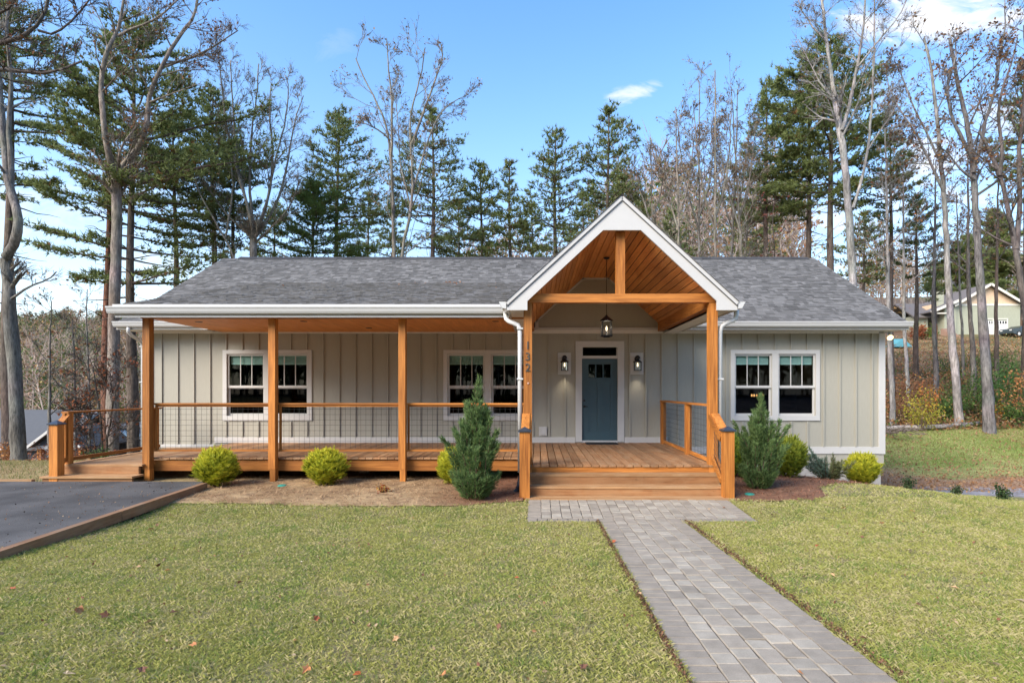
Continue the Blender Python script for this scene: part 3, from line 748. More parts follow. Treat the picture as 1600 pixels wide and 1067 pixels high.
# gutters: K profile along x
def gutter(g, x0, x1, y, z, d=.12, h=.12):
    g.prism([(y, z), (y - d, z), (y - d, z - .022), (y - d + .012, z - .03), (y - d + .03, z - h * .72), (y - d + .05, z - h), (y, z - h)], 'x', x0, x1)
part('gutter', 'white_metal', lambda g: gutter(g, 3.55, 9.10, EY - .035, EZ + .005, .125, .125))
part('gutter', 'white_metal', lambda g: gutter(g, -10.30, -8.25, EY - .035, EZ + .005, .125, .125))
part('gutter', 'white_metal', lambda g: gutter(g, -8.13, AX - GH - .005, SY - .035, SZ - .028, .125, .13))
part('fascia', 'white', lambda g: (g.box(SX0 - .01, AX - GH, SY - .03, SY, SZ - .20, SZ + .012), g.box(SX0 + .02, AX - GH, SY - .045, SY - .031, SZ - .225, SZ - .19)))
part('drip_edge', 'white', lambda g: g.box(SX0 - .02, AX - GH + .01, SY - .055, SY - .031, SZ - .026, SZ + .022))
part('fascia', 'white', lambda g: (g.box(GX0, AX - GH, EY - .032, EY - .002, EZ - .18, EZ - .02), g.box(AX + GH, GX1, EY - .032, EY - .002, EZ - .18, EZ - .02)))
part('soffit', 'soffit', lambda g: (g.box(GX0, -8.2, EY, WY - .036, EZ - .17, EZ - .15), g.box(AX + GH, GX1, EY, WY - .036, EZ - .17, EZ - .15)))
part('soffit', 'white', lambda g: (g.box(GX0, HX0 - .023, WY - .035, BY + .3, EZ - .17, EZ - .15), g.box(HX1 + .023, GX1, WY - .035, BY + .3, EZ - .17, EZ - .15)))
for x, s in ((GX0, -1), (GX1, 1)):
    part('rake_board', 'white', lambda g: (g.beam((x, EY, EZ - .085), (x, RY, RZ - .085), .025, .16), g.beam((x, 2 * RY - EY, EZ - .085), (x, RY, RZ - .085), .025, .16)))
part('rake_board', 'white', lambda g: g.beam((SX0 - .008, SY, SZ - .06), (SX0 - .008, JY - .3, JZ - .06 - .3 * SS), .02, .11))
# porch ceiling, beam, cheek
part('porch_ceiling', 'ceil_y', lambda g: g.box(SX0 + .05, AX - 1.71, SY + .01, WY - .037, 3.285, 3.30))
cl = [o for o in house.children if o.name.startswith('porch_ceiling')][0]
for x, y in ((-7.3, 12.0), (-5.0, 11.9), (-2.9, 11.9), (-.9, 11.9), (-4.0, 13.2)):
    part('recessed_light', 'dark_metal', lambda g: g.tube([(x, y, 3.284), (x, y, 3.278)], [.075, .07], 14, cap=True), cl)
part('porch_beam', 'cedar_x', lambda g: g.box(-7.75, -.20, 10.86, 11.0, 3.215, 3.284))
part('porch_cheek', 'soffit', lambda g: g.prism([(SY + .05, 3.30), (EY + .6, 3.30), (EY + .6, SZ + SS * (EY + .6 - SY) - .1), (SY + .05, SZ - .09)], 'x', SX0 + .01, SX0 + .03))
# posts, tie beam, king post, side beams
def post(x, y, w, z0, z1, name='porch_post'): return part(name, 'cedar_z', lambda g: g.box(x - w / 2, x + w / 2, y - w / 2, y + w / 2, z0, z1))
for x in (-7.645, -5.19, -2.65):
    p = post(x, 10.93, .135, .27, 3.214); part('post_base', 'cedar_z', lambda g: g.box(x - .04, x + .068, 10.87, 10.995, -.02, .27), p)
PYG = 10.0; GP0, GP1 = -.175, 3.135
post(GP0, PYG, .15, -.05, 3.375); post(GP1, PYG, .15, -.05, 3.375)
part('tie_beam', 'cedar_x', lambda g: g.box(GP0 - .03, GP1 + .03, PYG - .085, PYG + .065, 3.376, 3.53))
part('king_post', 'cedar_z', lambda g: g.box(AX - .078, AX + .078, PYG - .08, PYG + .07, 3.531, 4.63))
for x in (GP0 + .02, GP1 - .02):
    part('side_beam', 'cedar_y', lambda g: g.box(x - .07, x + .07, PYG + .077, WY - .04, 3.30, 3.60))
# vault of planks running front to back
vault = part('gable_ceiling', 'ceil_y', lambda g: [g.beam((AX + s * .16, FY + .05, 4.70), (AX + s * .16, WY - .002, 4.70), .30, .01) for s in (-1, 1)] and None)
def plank(p, q):
    "p,q: (x,z) ends of the plank's width"
    d = np.array(q) - np.array(p); l = np.linalg.norm(d); c = (np.array(p) + np.array(q)) / 2; n = np.array((-d[1], d[0])) / l
    if n[1] < 0: n = -n
    def f(g):
        a = np.array(p) + d / l * .006; b = np.array(q) - d / l * .006; h = n * .018
        g.prism([tuple(a), tuple(b), tuple(b + h), tuple(a + h)], 'y', FY + .045, WY - .003)
    part('plank', 'ceil_y', f, vault)
for i in range(5): plank((AX - .335 + i * .134, 4.66), (AX - .335 + (i + 1) * .134, 4.66))
for s in (-1, 1):
    a = np.array((AX + s * .335, 4.655)); b = np.array((AX + s * 1.70, 4.655 - 1.365 * GS + .15 * 0)); n = 14
    for i in range(n): plank(tuple(a + (b - a) * i / n), tuple(a + (b - a) * (i + 1) / n))
# ------------------------------------------------ decks and steps
dk = part('entry_deck', 'cedar_x', lambda g: (g.box(GP0 - .02, GP1 + .02, PYG - .055, PYG - .017, .31, .445), g.box(GP0 - .02, GP1 + .02, 10.6, 10.64, .25, .445), g.box(GP0 - .02, GP1 + .02, 12.4, 12.44, .25, .445)))
n = 23; w = (GP1 - GP0 + .13) / n
for i in range(n):
    x0 = GP0 - .065 + i * w; yj = rng.uniform(-.006, .006)
    part('deck_board', 'deck_y', lambda g: g.box(x0 + .0075, x0 + w - .0075, PYG - .085 + yj, WY - .028, .446, DZ + rng.uniform(-.0015, .0015)), dk)
pdk = part('porch_deck', 'cedar_x', lambda g: (g.box(-7.71, -5.26, 11.06, 11.10, .215, .425), g.box(-5.257, -2.717, 11.06, 11.10, .215, .425), g.box(-2.714, GP0 - .04, 11.06, 11.10, .215, .425), g.box(-7.7, GP0 - .04, 12.6, 12.64, .215, .44)))
n = 52; w = (GP0 - .07 + 7.72) / n
for i in range(n):
    x0 = -7.72 + i * w
    part('deck_board', 'deck_y', lambda g: g.box(x0 + .0055, x0 + w - .0055, 11.02 + rng.uniform(-.006, .006), WY - .028, .446, DZ + rng.uniform(-.0015, .0015)), pdk)
part('pier', 'stucco', lambda g: [g.box(x - .1, x + .1, 12.5, 12.7, -.2, .21) for x in (-6.4, -3.9, -1.4)] and None)
st = part('entry_steps', 'cedar_x', lambda g: (g.box(GP0 - .075, GP0 - .035, 9.30, PYG - .09, -.03, .16), g.box(GP1 + .035, GP1 + .075, 9.30, PYG - .09, -.03, .16)))
treads = [(9.93, .352), (9.67, .184), (9.41, .028)]     # back edge, top
def tread(yb, zt):
    for k in range(2):
        a = yb - .128 * (k + 1) + .002; b = yb - .128 * k - .002
        part('tread', 'tread_x', lambda g: g.box(GP0 - .03, GP1 + .03, a, b, zt - .036, zt), st)
for i, (yb_, zt) in enumerate(treads): tread(yb_, zt)
part('riser', 'cedar_x', lambda g: g.box(GP0 - .03, GP1 + .03, 9.932, 9.943, .353, .444), st)
part('riser', 'deck_x', lambda g: g.box(GP0 - .03, GP1 + .03, 9.685, 9.72, .150, .315), st)
part('riser', 'deck_x', lambda g: g.box(GP0 - .03, GP1 + .03, 9.43, 9.465, -.01, .147), st)
# side landing and its step to the driveway
sl = part('side_landing', 'deck_x', lambda g: (g.box(-9.24, -7.715, 10.80, 10.84, .20, .34), g.box(-9.24, -9.20, 10.84, 13.9, .20, .34)))
n = 22; w = 3.2 / n
for i in range(n):
    y0 = 10.78 + i * w; part('deck_board', 'tread_x', lambda g: g.box(-9.27, -7.66, y0 + .003, y0 + w - .003, .342, .378), sl)
ls = part('side_step', 'deck_x', lambda g: (g.box(-9.33, -7.64, 10.49, 10.53, .04, .155), g.box(-9.33, -9.29, 10.53, 10.79, .04, .155)))
for k in range(2): part('tread', 'tread_x', lambda g: g.box(-9.36, -7.62, 10.46 + k * .162, 10.618 + k * .162, .156, .193), ls)
part('riser', 'deck_x', lambda g: g.box(-9.2, -7.73, 10.786, 10.798, .194, .340), sl)

# ------------------------------------------------ railings
def wires(g, P0, P1, z0a, z1a, z0b, z1b, step=.1, r=.0026):
    "grid of wires between two verticals; heights may differ at the ends (stair rails)"
    P0 = np.array(P0, float); P1 = np.array(P1, float); L_ = np.linalg.norm(P1 - P0); n = max(1, int(L_ / step))
    def at(t, z): p = P0 + (P1 - P0) * t; return (p[0], p[1], z)
    for i in range(1, n + 1):
        t = (i - .5) / n; g.tube([at(t, z0a + (z0b - z0a) * t), at(t, z1a + (z1b - z1a) * t)], r, 4)
    m = max(1, int(round((z1a - z0a) / step)))
    for j in range(1, m + 1):
        s = (j - .5) / m; g.tube([at(0, z0a + (z1a - z0a) * s), at(1, z0b + (z1b - z0b) * s)], r, 4)
def rail_x(x0, x1, y, zb=.64, zt=1.56):
    r = part('railing', 'cedar_x', lambda g: g.box(x0, x1, y - .065, y + .045, zt - .035, zt))
    part('bottom_rail', 'cedar_x', lambda g: g.box(x0, x1, y - .06, y + .02, zb - .036, zb), r)
    part('rail', 'cedar_x', lambda g: g.box(x0 + .04, x1 - .04, y - .035, y - .006, zt - .075, zt - .036), r)
    for a in (x0, x1 - .037): part('stile', 'cedar_z', lambda g: g.box(a, a + .037, y - .03, y + .01, zb, zt - .036), r)
    part('wire_mesh', 'wire', lambda g: wires(g, (x0 + .03, y, 0), (x1 - .03, y, 0), zb, zt - .07, zb, zt - .07), r)
rail_x(-7.576, -5.26, 11.06); rail_x(-5.12, -2.72, 11.06); rail_x(-2.58, GP0 - .08, 11.06)
def rail_y(x, y0, y1, zb, zt, posts, side):
    r = part('railing', 'cedar_y', lambda g: g.box(x - .07, x + .07, y0, y1, zt - .035, zt))
    part('bottom_rail', 'cedar_y', lambda g: g.box(x - .02, x + .02, y0, y1, zb - .07, zb), r)
    for p in posts:
        part('post', 'cedar_z', lambda g: g.box(x - .06, x + .06, p - .06, p + .06, zb - .17, zt - .036), r)
    ps = [y0 - .06] + sorted(posts) + [y1 + .06]
    part('wire_mesh', 'wire', lambda g: wires(g, (x, y0, 0), (x, y1, 0), zb, zt - .04, zb, zt - .04), r)
    for p in posts:
        for q in (-1, 1): part('stile', 'cedar_z', lambda g: g.box(x - .018, x + .018, p + q * .061 if q > 0 else p - .095, p + .095 if q > 0 else p - .061, zb, zt - .036), r)
    return r
rail_y(3.135, PYG + .08, 13.98, .575, 1.56, [11.6, 13.9], 1)
rail_y(-9.17, 10.80, 13.5, .50, 1.40, [10.87, 13.35], -1)
def newel(x, y, z0, z1, w=.17):
    p = post(x, y, w, z0, z1 - .03, 'newel_post')
    def cap(g):
        a = w / 2 + .025; b = z1 - .03
        g.add([(x - a, y - a, b), (x + a, y - a, b), (x + a, y + a, b), (x - a, y + a, b), (x - a, y - a, b + .022), (x + a, y - a, b + .022), (x + a, y + a, b + .022), (x - a, y + a, b + .022), (x, y, b + .085)],
              [[3, 2, 1, 0], [0, 1, 5, 4], [1, 2, 6, 5], [2, 3, 7, 6], [3, 0, 4, 7], [4, 5, 8], [5, 6, 8], [6, 7, 8], [7, 4, 8]])
    part('post_cap', 'slate_cap', cap, p)
newel(3.185, 9.33, -.06, 1.16); newel(-.215, 9.33, -.06, 1.15)
newel(-9.12, 10.56, -.02, 1.19, .16)
for x, s in ((3.135, 1), (-.175, -1)):
    r = part('stair_rail', 'cedar_y', lambda g: g.beam((x + s * .03, 9.93, 1.385), (x + s * .04, 9.33, 1.04), .14, .036))
    part('rail', 'cedar_y', lambda g: g.beam((x - s * .06, 9.98, 1.36), (x - s * .035, 9.42, .985), .036, .09), r)
    part('bottom_rail', 'cedar_y', lambda g: (g.beam((x - s * .03, 9.92, .62), (x - s * .02, 9.42, .27), .036, .085), g.beam((x + s * .04, 9.92, .62), (x + s * .04, 9.42, .27), .036, .085)), r)
    part('wire_mesh', 'wire', lambda g: wires(g, (x, 9.92, 0), (x, 9.42, 0), .62, 1.33, .28, 1.0, .1), r)
r = part('stair_rail', 'cedar_y', lambda g: g.beam((-9.15, 10.84, 1.34), (-9.13, 10.62, 1.16), .12, .036))
part('bottom_rail', 'cedar_y', lambda g: g.beam((-9.15, 10.82, .52), (-9.13, 10.63, .37), .04, .08), r)
part('stile', 'cedar_z', lambda g: g.box(-9.17, -9.13, 10.765, 10.80, .53, 1.30), r)
# downspouts
def spout(path, lab=None, black=None):
    d = part('downspout', 'white_metal', lambda g: g.tube(path, .042, 10, cap=True), smooth=True)
    b = path[-1]
    for z in (2.9, 2.0):
        if z < path[2][2] - .2: part('bracket', 'white_metal', lambda g: g.box(b[0] - .055, b[0] + .055, b[1] - .05, b[1] + .05, z, z + .03), d)
    if black: part('drain_boot', 'black_pipe', lambda g: g.tube(black, .055, 10, cap=True), d, smooth=True)
spout([(-.60, 10.42, 3.30), (-.60, 10.40, 3.21), (-.585, 10.36, 3.14), (-.53, 10.3, 3.085), (-.42, 10.17, 3.03), (-.345, 10.06, 2.985), (-.32, 10.0, 2.92), (-.315, 9.98, 2.84), (-.315, 9.98, .34)],
      black=[(-.315, 9.98, .36), (-.315, 9.98, .16), (-.325, 9.95, .09), (-.36, 9.86, .03), (-.38, 9.80, .02)])
def eave_box(x): part('gutter', 'white_metal', lambda g: g.box(min(x), max(x), 10.0, 13.3, 3.235, 3.345))
part('gutter', 'white_metal', lambda g: (g.prism([(3.51, 3.36), (3.64, 3.36), (3.62, 3.33), (3.58, 3.25), (3.51, 3.24)], 'y', FY - .01, 13.35)))
part('gutter', 'white_metal', lambda g: (g.prism([(-.55, 3.36), (-.68, 3.36), (-.66, 3.33), (-.62, 3.25), (-.55, 3.24)], 'y', FY - .01, SY - .17)))
spout([(3.575, 10.02, 3.26), (3.575, 10.02, 3.16), (3.56, 10.02, 3.10), (3.50, 10.02, 3.06), (3.38, 10.02, 3.01), (3.31, 10.02, 2.96), (3.285, 10.02, 2.88), (3.28, 10.02, 2.80), (3.28, 10.02, .05)])
spout([(-9.95, 13.55, 3.34), (-9.97, 13.56, 3.24), (-9.98, 13.7, 3.15), (-9.99, 13.95, 3.07), (-9.99, 14.07, 2.98), (-9.99, 14.09, 2.85), (-9.99, 14.09, .05)])
# house number on the left entry post
for ch, z in (('1', 2.545), ('3', 2.345), ('2', 2.15)):
    cu = bpy.data.curves.new('num', 'FONT'); cu.body = ch; cu.size = .20; cu.extrude = .006; cu.align_x = 'CENTER'
    t = bpy.data.objects.new('num', cu); C.objects.link(t); bpy.context.view_layer.update()
    me = bpy.data.meshes.new_from_object(t.evaluated_get(bpy.context.evaluated_depsgraph_get())); bpy.data.objects.remove(t)
    me.name = 'house_number'; me.materials.clear(); me.materials.append(M['number_metal'])
    o = bpy.data.objects.new('house_number', me); C.objects.link(o); o.parent = house; o.rotation_euler = (math.pi / 2, 0, 0)
    o.location = (GP0 + .0, PYG - .083 - WY, z); o['label'] = f'dark metal house number {ch} on the entry post'
part('post_fastener', 'number_pin', lambda g: g.tube([(GP0 + .01, PYG - .075, 1.935), (GP0 + .01, PYG - .09, 1.935)], [.02, .012], 8, cap=True))
# ------------------------------------------------ lamps
def point_light(name, loc, e, r=.03, col=(1, .8, .55), spot=None, parent=None):
    l = bpy.data.lights.new(name, 'SPOT' if spot else 'POINT'); l.energy = e; l.color = col; l.shadow_soft_size = r
    if spot: l.spot_size = spot; l.spot_blend = 1.0
    o = bpy.data.objects.new(name, l); C.objects.link(o); o.location = loc
    if parent: o.parent = parent; o.location = Vector(loc) - parent.location
    return o
def sconce(x, lab):
    t = thing('wall_lantern', (x, WY - .02, 2.21), lab, 'wall lamp', 'black lanterns beside the front door')
    P_ = lambda n, m, fn, par=None, **k: part(n, m, fn, par or t, **k)
    P_('back_plate', 'white', lambda g: (g.box(x - .165, x + .165, WY - .042, WY - .018, 2.21, 2.76), g.box(x - .125, x + .125, WY - .052, WY - .042, 2.25, 2.72)))
    P_('mount', 'dark_metal', lambda g: (g.tube([(x, WY - .052, 2.60), (x, WY - .075, 2.60)], [.065, .06], 14, cap=True), g.tube([(x, WY - .15, 2.575), (x, WY - .15, 2.60), (x, WY - .15, 2.64), (x, WY - .15, 2.675), (x, WY - .15, 2.69)], [.03, .055, .068, .04, .008], 12, cap=True), g.tube([(x, WY - .06, 2.60), (x, WY - .12, 2.64), (x, WY - .15, 2.60), (x, WY - .15, 2.56)], .012, 6)))
    P_('lamp_roof', 'dark_metal', lambda g: g.tube([(x, WY - .15, 2.585), (x, WY - .15, 2.56), (x, WY - .15, 2.53), (x, WY - .15, 2.515)], [.03, .06, .108, .112], 12, cap=True))
    fr = P_('frame', 'dark_metal', lambda g: ([g.box(x + a * .078 - .008, x + a * .078 + .008, WY - .15 + b * .062 - .008, WY - .15 + b * .062 + .008, 2.315, 2.515) for a in (-1, 1) for b in (-1, 1)], g.box(x - .088, x + .088, WY - .222, WY - .078, 2.30, 2.315)) and None)
    P_('glass', 'lamp_glass', lambda g: g.tube([(x, WY - .15, 2.317), (x, WY - .15, 2.51)], .066, 12))
    P_('bulb', 'bulb', lambda g: g.tube([(x, WY - .15, 2.50), (x, WY - .15, 2.46), (x, WY - .15, 2.42), (x, WY - .15, 2.40)], [.008, .016, .018, .004], 10), smooth=True)
    sp = point_light('lantern_light', (x, WY - .17, 2.285), 5.0, .05, (1, .86, .66), math.radians(88), t)
sconce(.678, 'black wall lantern on white plate, left of the blue front door')
sconce(2.515, 'black wall lantern on white plate, right of the blue front door')
def pendant():
    x, y = 1.48, 11.95
    t = thing('pendant_lantern', (x, y, 2.97), 'black glass lantern hanging on a thin rod under the entry gable', 'pendant lamp')
    P_ = lambda n, m, fn, **k: part(n, m, fn, t, **k)
    P_('canopy', 'dark_metal', lambda g: g.tube([(x, y, 4.655), (x, y, 4.63), (x, y, 4.615)], [.065, .06, .02], 14, cap=True))
    P_('rod', 'dark_metal', lambda g: g.tube([(x, y, 4.62), (x, y, 3.42)], .007, 6))
    P_('lamp_roof', 'dark_metal', lambda g: g.tube([(x, y, 3.43), (x, y, 3.40), (x, y, 3.31), (x, y, 3.295)], [.012, .03, .14, .145], 4, cap=True))
    P_('frame', 'dark_metal', lambda g: ([g.beam((x + a * .088, y + b * .088, 3.295), (x + a * .102, y + b * .102, 2.985), .014, .014, (0, 1, 0)) for a in (-1, 1) for b in (-1, 1)], g.box(x - .115, x + .115, y - .115, y + .115, 2.965, 2.987), g.box(x - .06, x + .06, y - .06, y + .06, 2.945, 2.965)) and None)
    def pn(g):
        for a, b in ((0, -1), (0, 1), (-1, 0), (1, 0)):
            if b: g.add([(x - .095, y + b * .1, 2.988), (x + .095, y + b * .1, 2.988), (x + .082, y + b * .087, 3.294), (x - .082, y + b * .087, 3.294)], [[0, 1, 2, 3]])
            else: g.add([(x + a * .1, y - .095, 2.988), (x + a * .1, y + .095, 2.988), (x + a * .087, y + .082, 3.294), (x + a * .087, y - .082, 3.294)], [[0, 1, 2, 3]])
    P_('glass', 'lamp_glass', pn)
    P_('candle', 'white', lambda g: g.tube([(x, y, 2.987), (x, y, 3.09)], .014, 8, cap=True))
    P_('bulb', 'bulb', lambda g: g.tube([(x, y, 3.09), (x, y, 3.12), (x, y, 3.16), (x, y, 3.19)], [.012, .022, .018, .003], 10), smooth=True)
    point_light('pendant_light', (x, y, 3.14), 6, .03, (1, .82, .58), None, t)
pendant()
def flood(x, y, z, dx, lab):
    t = thing('flood_light', (x, y, z), lab, 'flood light', 'lit flood lights under the eaves')
    part('mount', 'white_metal', lambda g: g.tube([(x, y, z + .12), (x, y, z + .02), (x + dx * .4, y - .03, z)], [.05, .03, .03], 10, cap=True), t)
    part('lamp_head', 'white_metal', lambda g: g.tube([(x + dx * .3, y - .02, z + .01), (x + dx * .6, y - .05, z - .01), (x + dx, y - .10, z - .03)], [.03, .07, .08], 16, cap=True), t, smooth=True)
    part('bulb', 'flood_bulb', lambda g: g.tube([(x + dx, y - .101, z - .031), (x + dx * 1.1, y - .125, z - .045), (x + dx * 1.12, y - .13, z - .048)], [.074, .05, .006], 16, cap=True), t, smooth=True)
flood(8.98, 14.2, 3.17, -.05, 'round lit flood light under the right eave corner')
flood(-10.08, 14.4, 3.17, .10, 'round lit flood light under the left eave corner')
mt = tag(part('doormat', 'mat_black', lambda g: (g.box(1.2, 1.98, 13.63, 14.08, DZ + .002, DZ + .02)), None), 'black rubber doormat on the deck before the front door', 'doormat')
mt.parent = None; mt.location = (0, WY, 0)
ch = thing('chandelier', (6.55, 16.6, 1.6), 'small glowing chandelier seen through the right window', 'chandelier')
for k in range(5):
    a = k * 1.257; part('bulb', 'chandelier_bulb', lambda g: g.tube([(6.55 + .16 * math.cos(a), 16.6 + .16 * math.sin(a), 1.62), (6.55 + .16 * math.cos(a), 16.6 + .16 * math.sin(a), 1.66), (6.55 + .16 * math.cos(a), 16.6 + .16 * math.sin(a), 1.70)], [.015, .028, .004], 8), ch)
    part('arm', 'dark_metal', lambda g: g.tube([(6.55, 16.6, 1.58), (6.55 + .16 * math.cos(a), 16.6 + .16 * math.sin(a), 1.61)], .008, 5), ch)
part('rod', 'dark_metal', lambda g: g.tube([(6.55, 16.6, 1.58), (6.55, 16.6, 3.21)], .008, 5), ch)
# ---------------------------------------------------------------- vegetation builders
def unit(v): return v / max(np.linalg.norm(v), 1e-9)
def blades(base, d, side, length, width, cb, ct, g, bend=None):
    "k pointed leaves/needles: triangle from base, tip at base + d*length"
    k = len(base); L_ = np.broadcast_to(length, (k,))[:, None]; W = np.broadcast_to(width, (k,))[:, None]
    V = np.stack([base - side * W / 2, base + side * W / 2, base + d * L_], 1)
    Cc = np.stack([cb, cb, ct], 1); g.tris(V, Cc)
def rand_dirs(k, r): v = r.normal(size=(k, 3)); return v / np.linalg.norm(v, axis=1)[:, None]
def leaves(g, pts, r, size, cols, droop=.3):
    "small folded leaves (two triangles) at the given points"
    k = len(pts)
    if not k: return
    d = rand_dirs(k, r); d[:, 2] -= droop; d /= np.linalg.norm(d, axis=1)[:, None]
    s = np.cross(d, rand_dirs(k, r)); s /= np.maximum(np.linalg.norm(s, axis=1), 1e-6)[:, None]
    L_ = (size * r.uniform(.6, 1.3, k))[:, None]; n = np.cross(d, s)
    c = np.asarray(cols)[r.integers(0, len(cols), k)] * r.uniform(.7, 1.25, k)[:, None]
    mid = pts + d * L_ * .5; tip = pts + d * L_; a = mid + s * L_ * .32 + n * L_ * .1; b = mid - s * L_ * .32 + n * L_ * .1
    g.tris(np.stack([pts, a, tip], 1), c); g.tris(np.stack([pts, tip, b], 1), c)

class Bark:
    def __init__(self, col, lichen=.0): self.c = np.array(col); self.l = lichen
    def cols(self, n, r): return self.c[None] * r.uniform(.75, 1.2, (n, 1)) * (1 + r.normal(0, .03, (n, 3)))
def limb(gb, gt, tips, p, d, L_, rad, lvl, r, S):
    "grows one limb with its side limbs; twig seeds are collected in tips"
    n = max(2, int(L_ / S['seg'][min(lvl, len(S['seg']) - 1)])); n = min(n, 9); P = [np.array(p, float)]; d = unit(np.array(d, float)); D = [d]
    for i in range(n):
        d = unit(d + r.normal(0, S['wig'], 3) + np.array((0, 0, S['up'] * (1 - abs(d[2])))))
        P.append(P[-1] + d * L_ / n); D.append(d)
    P = np.array(P); t = np.linspace(0, 1, n + 1); R = np.maximum(rad * (1 - .78 * t), S['rmin'])
    (gb if lvl < 2 else gt).tube(P, R, (7, 5, 3, 3)[min(lvl, 3)], S['bark'].cols(n + 1, r))
    spread(gb, gt, tips, P, np.array(D), R, L_, lvl, r, S)
def spread(gb, gt, tips, P, D, R, L_, lvl, r, S, t0=None):
    n = len(P) - 1
    if lvl >= 2:
        k = S['tw']; f = r.uniform(.12, 1, k) * n; i = np.minimum(f.astype(int), n - 1); q = P[i] + (P[i + 1] - P[i]) * (f - i)[:, None]
        tips.append((q, D[np.minimum(i + 1, n)], np.full(k, max(L_ * .55, .35)) * r.uniform(.5, 1.2, k))); return
    k = S['n'][lvl]; k = int(k * r.uniform(.8, 1.2) + .5)
    t0 = S['t0'][lvl] if t0 is None else t0
    for j in range(k):
        t = t0 + (1 - t0) * ((j + r.uniform(0, 1)) / k); f = t * n; i = min(int(f), n - 1); q = P[i] + (P[i + 1] - P[i]) * (f - i)
        ax = D[min(i + 1, n)]; pr = unit(np.cross(ax, r.normal(size=3)))
        a = math.radians(r.normal(S['ang'][lvl], 9)); nd_ = unit(ax * math.cos(a) + pr * math.sin(a))
        l = L_ * S['ratio'][lvl] * (1.15 - .75 * t) * r.uniform(.65, 1.25); rr = max(R[i] * S['rr'] * r.uniform(.7, 1.1), S['rmin'])
        if l < .12: continue
        limb(gb, gt, tips, q, nd_, l, rr, lvl + 1, r, S)
def twigs(gw, tips, r, S):
    "fine twigs in two generations; returns the points where leaves may hang"
    Q = np.concatenate([t[0] for t in tips]); D = np.concatenate([t[1] for t in tips]); L_ = np.concatenate([t[2] for t in tips]); out = []
    for gen in range(2):
        k = len(Q); d = D + rand_dirs(k, r) * .62 + np.array((0, 0, .12)); d /= np.linalg.norm(d, axis=1)[:, None]; sd = np.cross(d, rand_dirs(k, r)); sd /= np.maximum(np.linalg.norm(sd, axis=1), 1e-6)[:, None]
        c = S['bark'].c[None] * r.uniform(.6, 1.15, (k, 1)); w = S['tww'] * (1.0, .72)[gen]; e = Q + d * L_[:, None]
        V = np.stack([Q - sd * w / 2, Q + sd * w / 2, e + sd * w * .2, e - sd * w * .2], 1); gw.quads(V, c)
        out += [e, Q + d * (L_ * .6)[:, None]]
        rep = 3; u = r.uniform(.2, 1, k * rep); Q2 = np.repeat(Q, rep, 0) + np.repeat(d * L_[:, None], rep, 0) * u[:, None]; D = np.repeat(d, rep, 0); L_ = np.repeat(L_, rep) * r.uniform(.35, .7, k * rep); Q = Q2
    P = np.concatenate(out); return P[r.random(len(P)) < S['leaf'] * .45] + 0
HARD = dict(seg=(1.1, .75, .5, .35), wig=.13, up=.10, rmin=.008, n=(11, 6, 4), t0=(.30, .2, .15), ang=(46, 40, 38), ratio=(.42, .50, .48), rr=.5, tw=5, tww=.020, leaf=.10)
RUST = [(.22, .085, .03), (.16, .055, .025), (.26, .13, .05), (.14, .08, .04)]
TAN = [(.30, .20, .10), (.24, .14, .07), (.18, .10, .05)]
GREYB = Bark((.165, .153, .135)); TANB = Bark((.215, .190, .155)); DARKB = Bark((.095, .078, .066)); PALEB = Bark((.255, .238, .222)); PINEB = Bark((.105, .080, .064))
def hardwood(name, label, stems, base, seed, bark=GREYB, S=None, leafs=TAN, lsize=.11, cat='tree', group=None, **kw):
    "stems: list of (points, r0, r1); grows limbs from each; thing > trunk, branches, twigs, leaves"
    S = dict(HARD, **(S or {})); S['bark'] = bark; S.update(kw); r = np.random.default_rng(seed)
    t = thing(name, base, label, cat, group); gt_, gb, gw, tips = G(), G(), G(), []
    for st_ in stems:
        pts, r0, r1 = st_[:3]; P = np.array(pts, float); t0 = st_[3] if len(st_) > 3 else None
        # resample as a smooth, slightly crooked stem
        sgl = np.concatenate([[0], np.cumsum(np.linalg.norm(np.diff(P, axis=0), axis=1))]); n = max(6, int(sgl[-1] / .55)); q = np.linspace(0, sgl[-1], n + 1)
        Q = np.stack([np.interp(q, sgl, P[:, i]) for i in range(3)], 1); Q[1:-1] = (Q[:-2] + 2 * Q[1:-1] + Q[2:]) / 4
        Q[1:-1] += r.normal(0, .013, (n - 1, 3)); tt = np.linspace(0, 1, n + 1); R = (r0 + (r1 - r0) * tt ** .9) * r.uniform(.93, 1.07, n + 1)
        if len(st_) < 5: R[0] *= 1.18
        gt_.tube(Q, R, 9, bark.cols(n + 1, r))
        D = np.gradient(Q, axis=0); D /= np.linalg.norm(D, axis=1)[:, None]
        spread(gb, gw, tips, Q, D, R, sgl[-1], 0, r, S, t0)
    gt_.build('trunk', M['bark'], t, smooth=True)
    if gb.n: gb.build('branches', M['bark'], t, smooth=True, kind='stuff')
    T = twigs(gw, tips, r, S)
    gw.build('twigs', M['bark'], t, kind='stuff')
    if len(T):
        gl = G(); leaves(gl, T + r.normal(0, .03, T.shape), r, lsize, leafs); gl.build('leaves', M['leafy'], t, kind='stuff')
    return t
def pxstem(pix, Y, r0, r1, seed=0, jit=.5, t0=None, sub=False):
    r = np.random.default_rng(seed); dy = np.cumsum(r.normal(0, jit, len(pix))) if jit else np.zeros(len(pix)); dy[0] = 0
    pts = [wp(x, y, Y + d) for (x, y), d in zip(pix, dy)]
    return (pts, r0, r1, t0, 1) if sub else ((pts, r0, r1, t0) if t0 is not None else (pts, r0, r1))
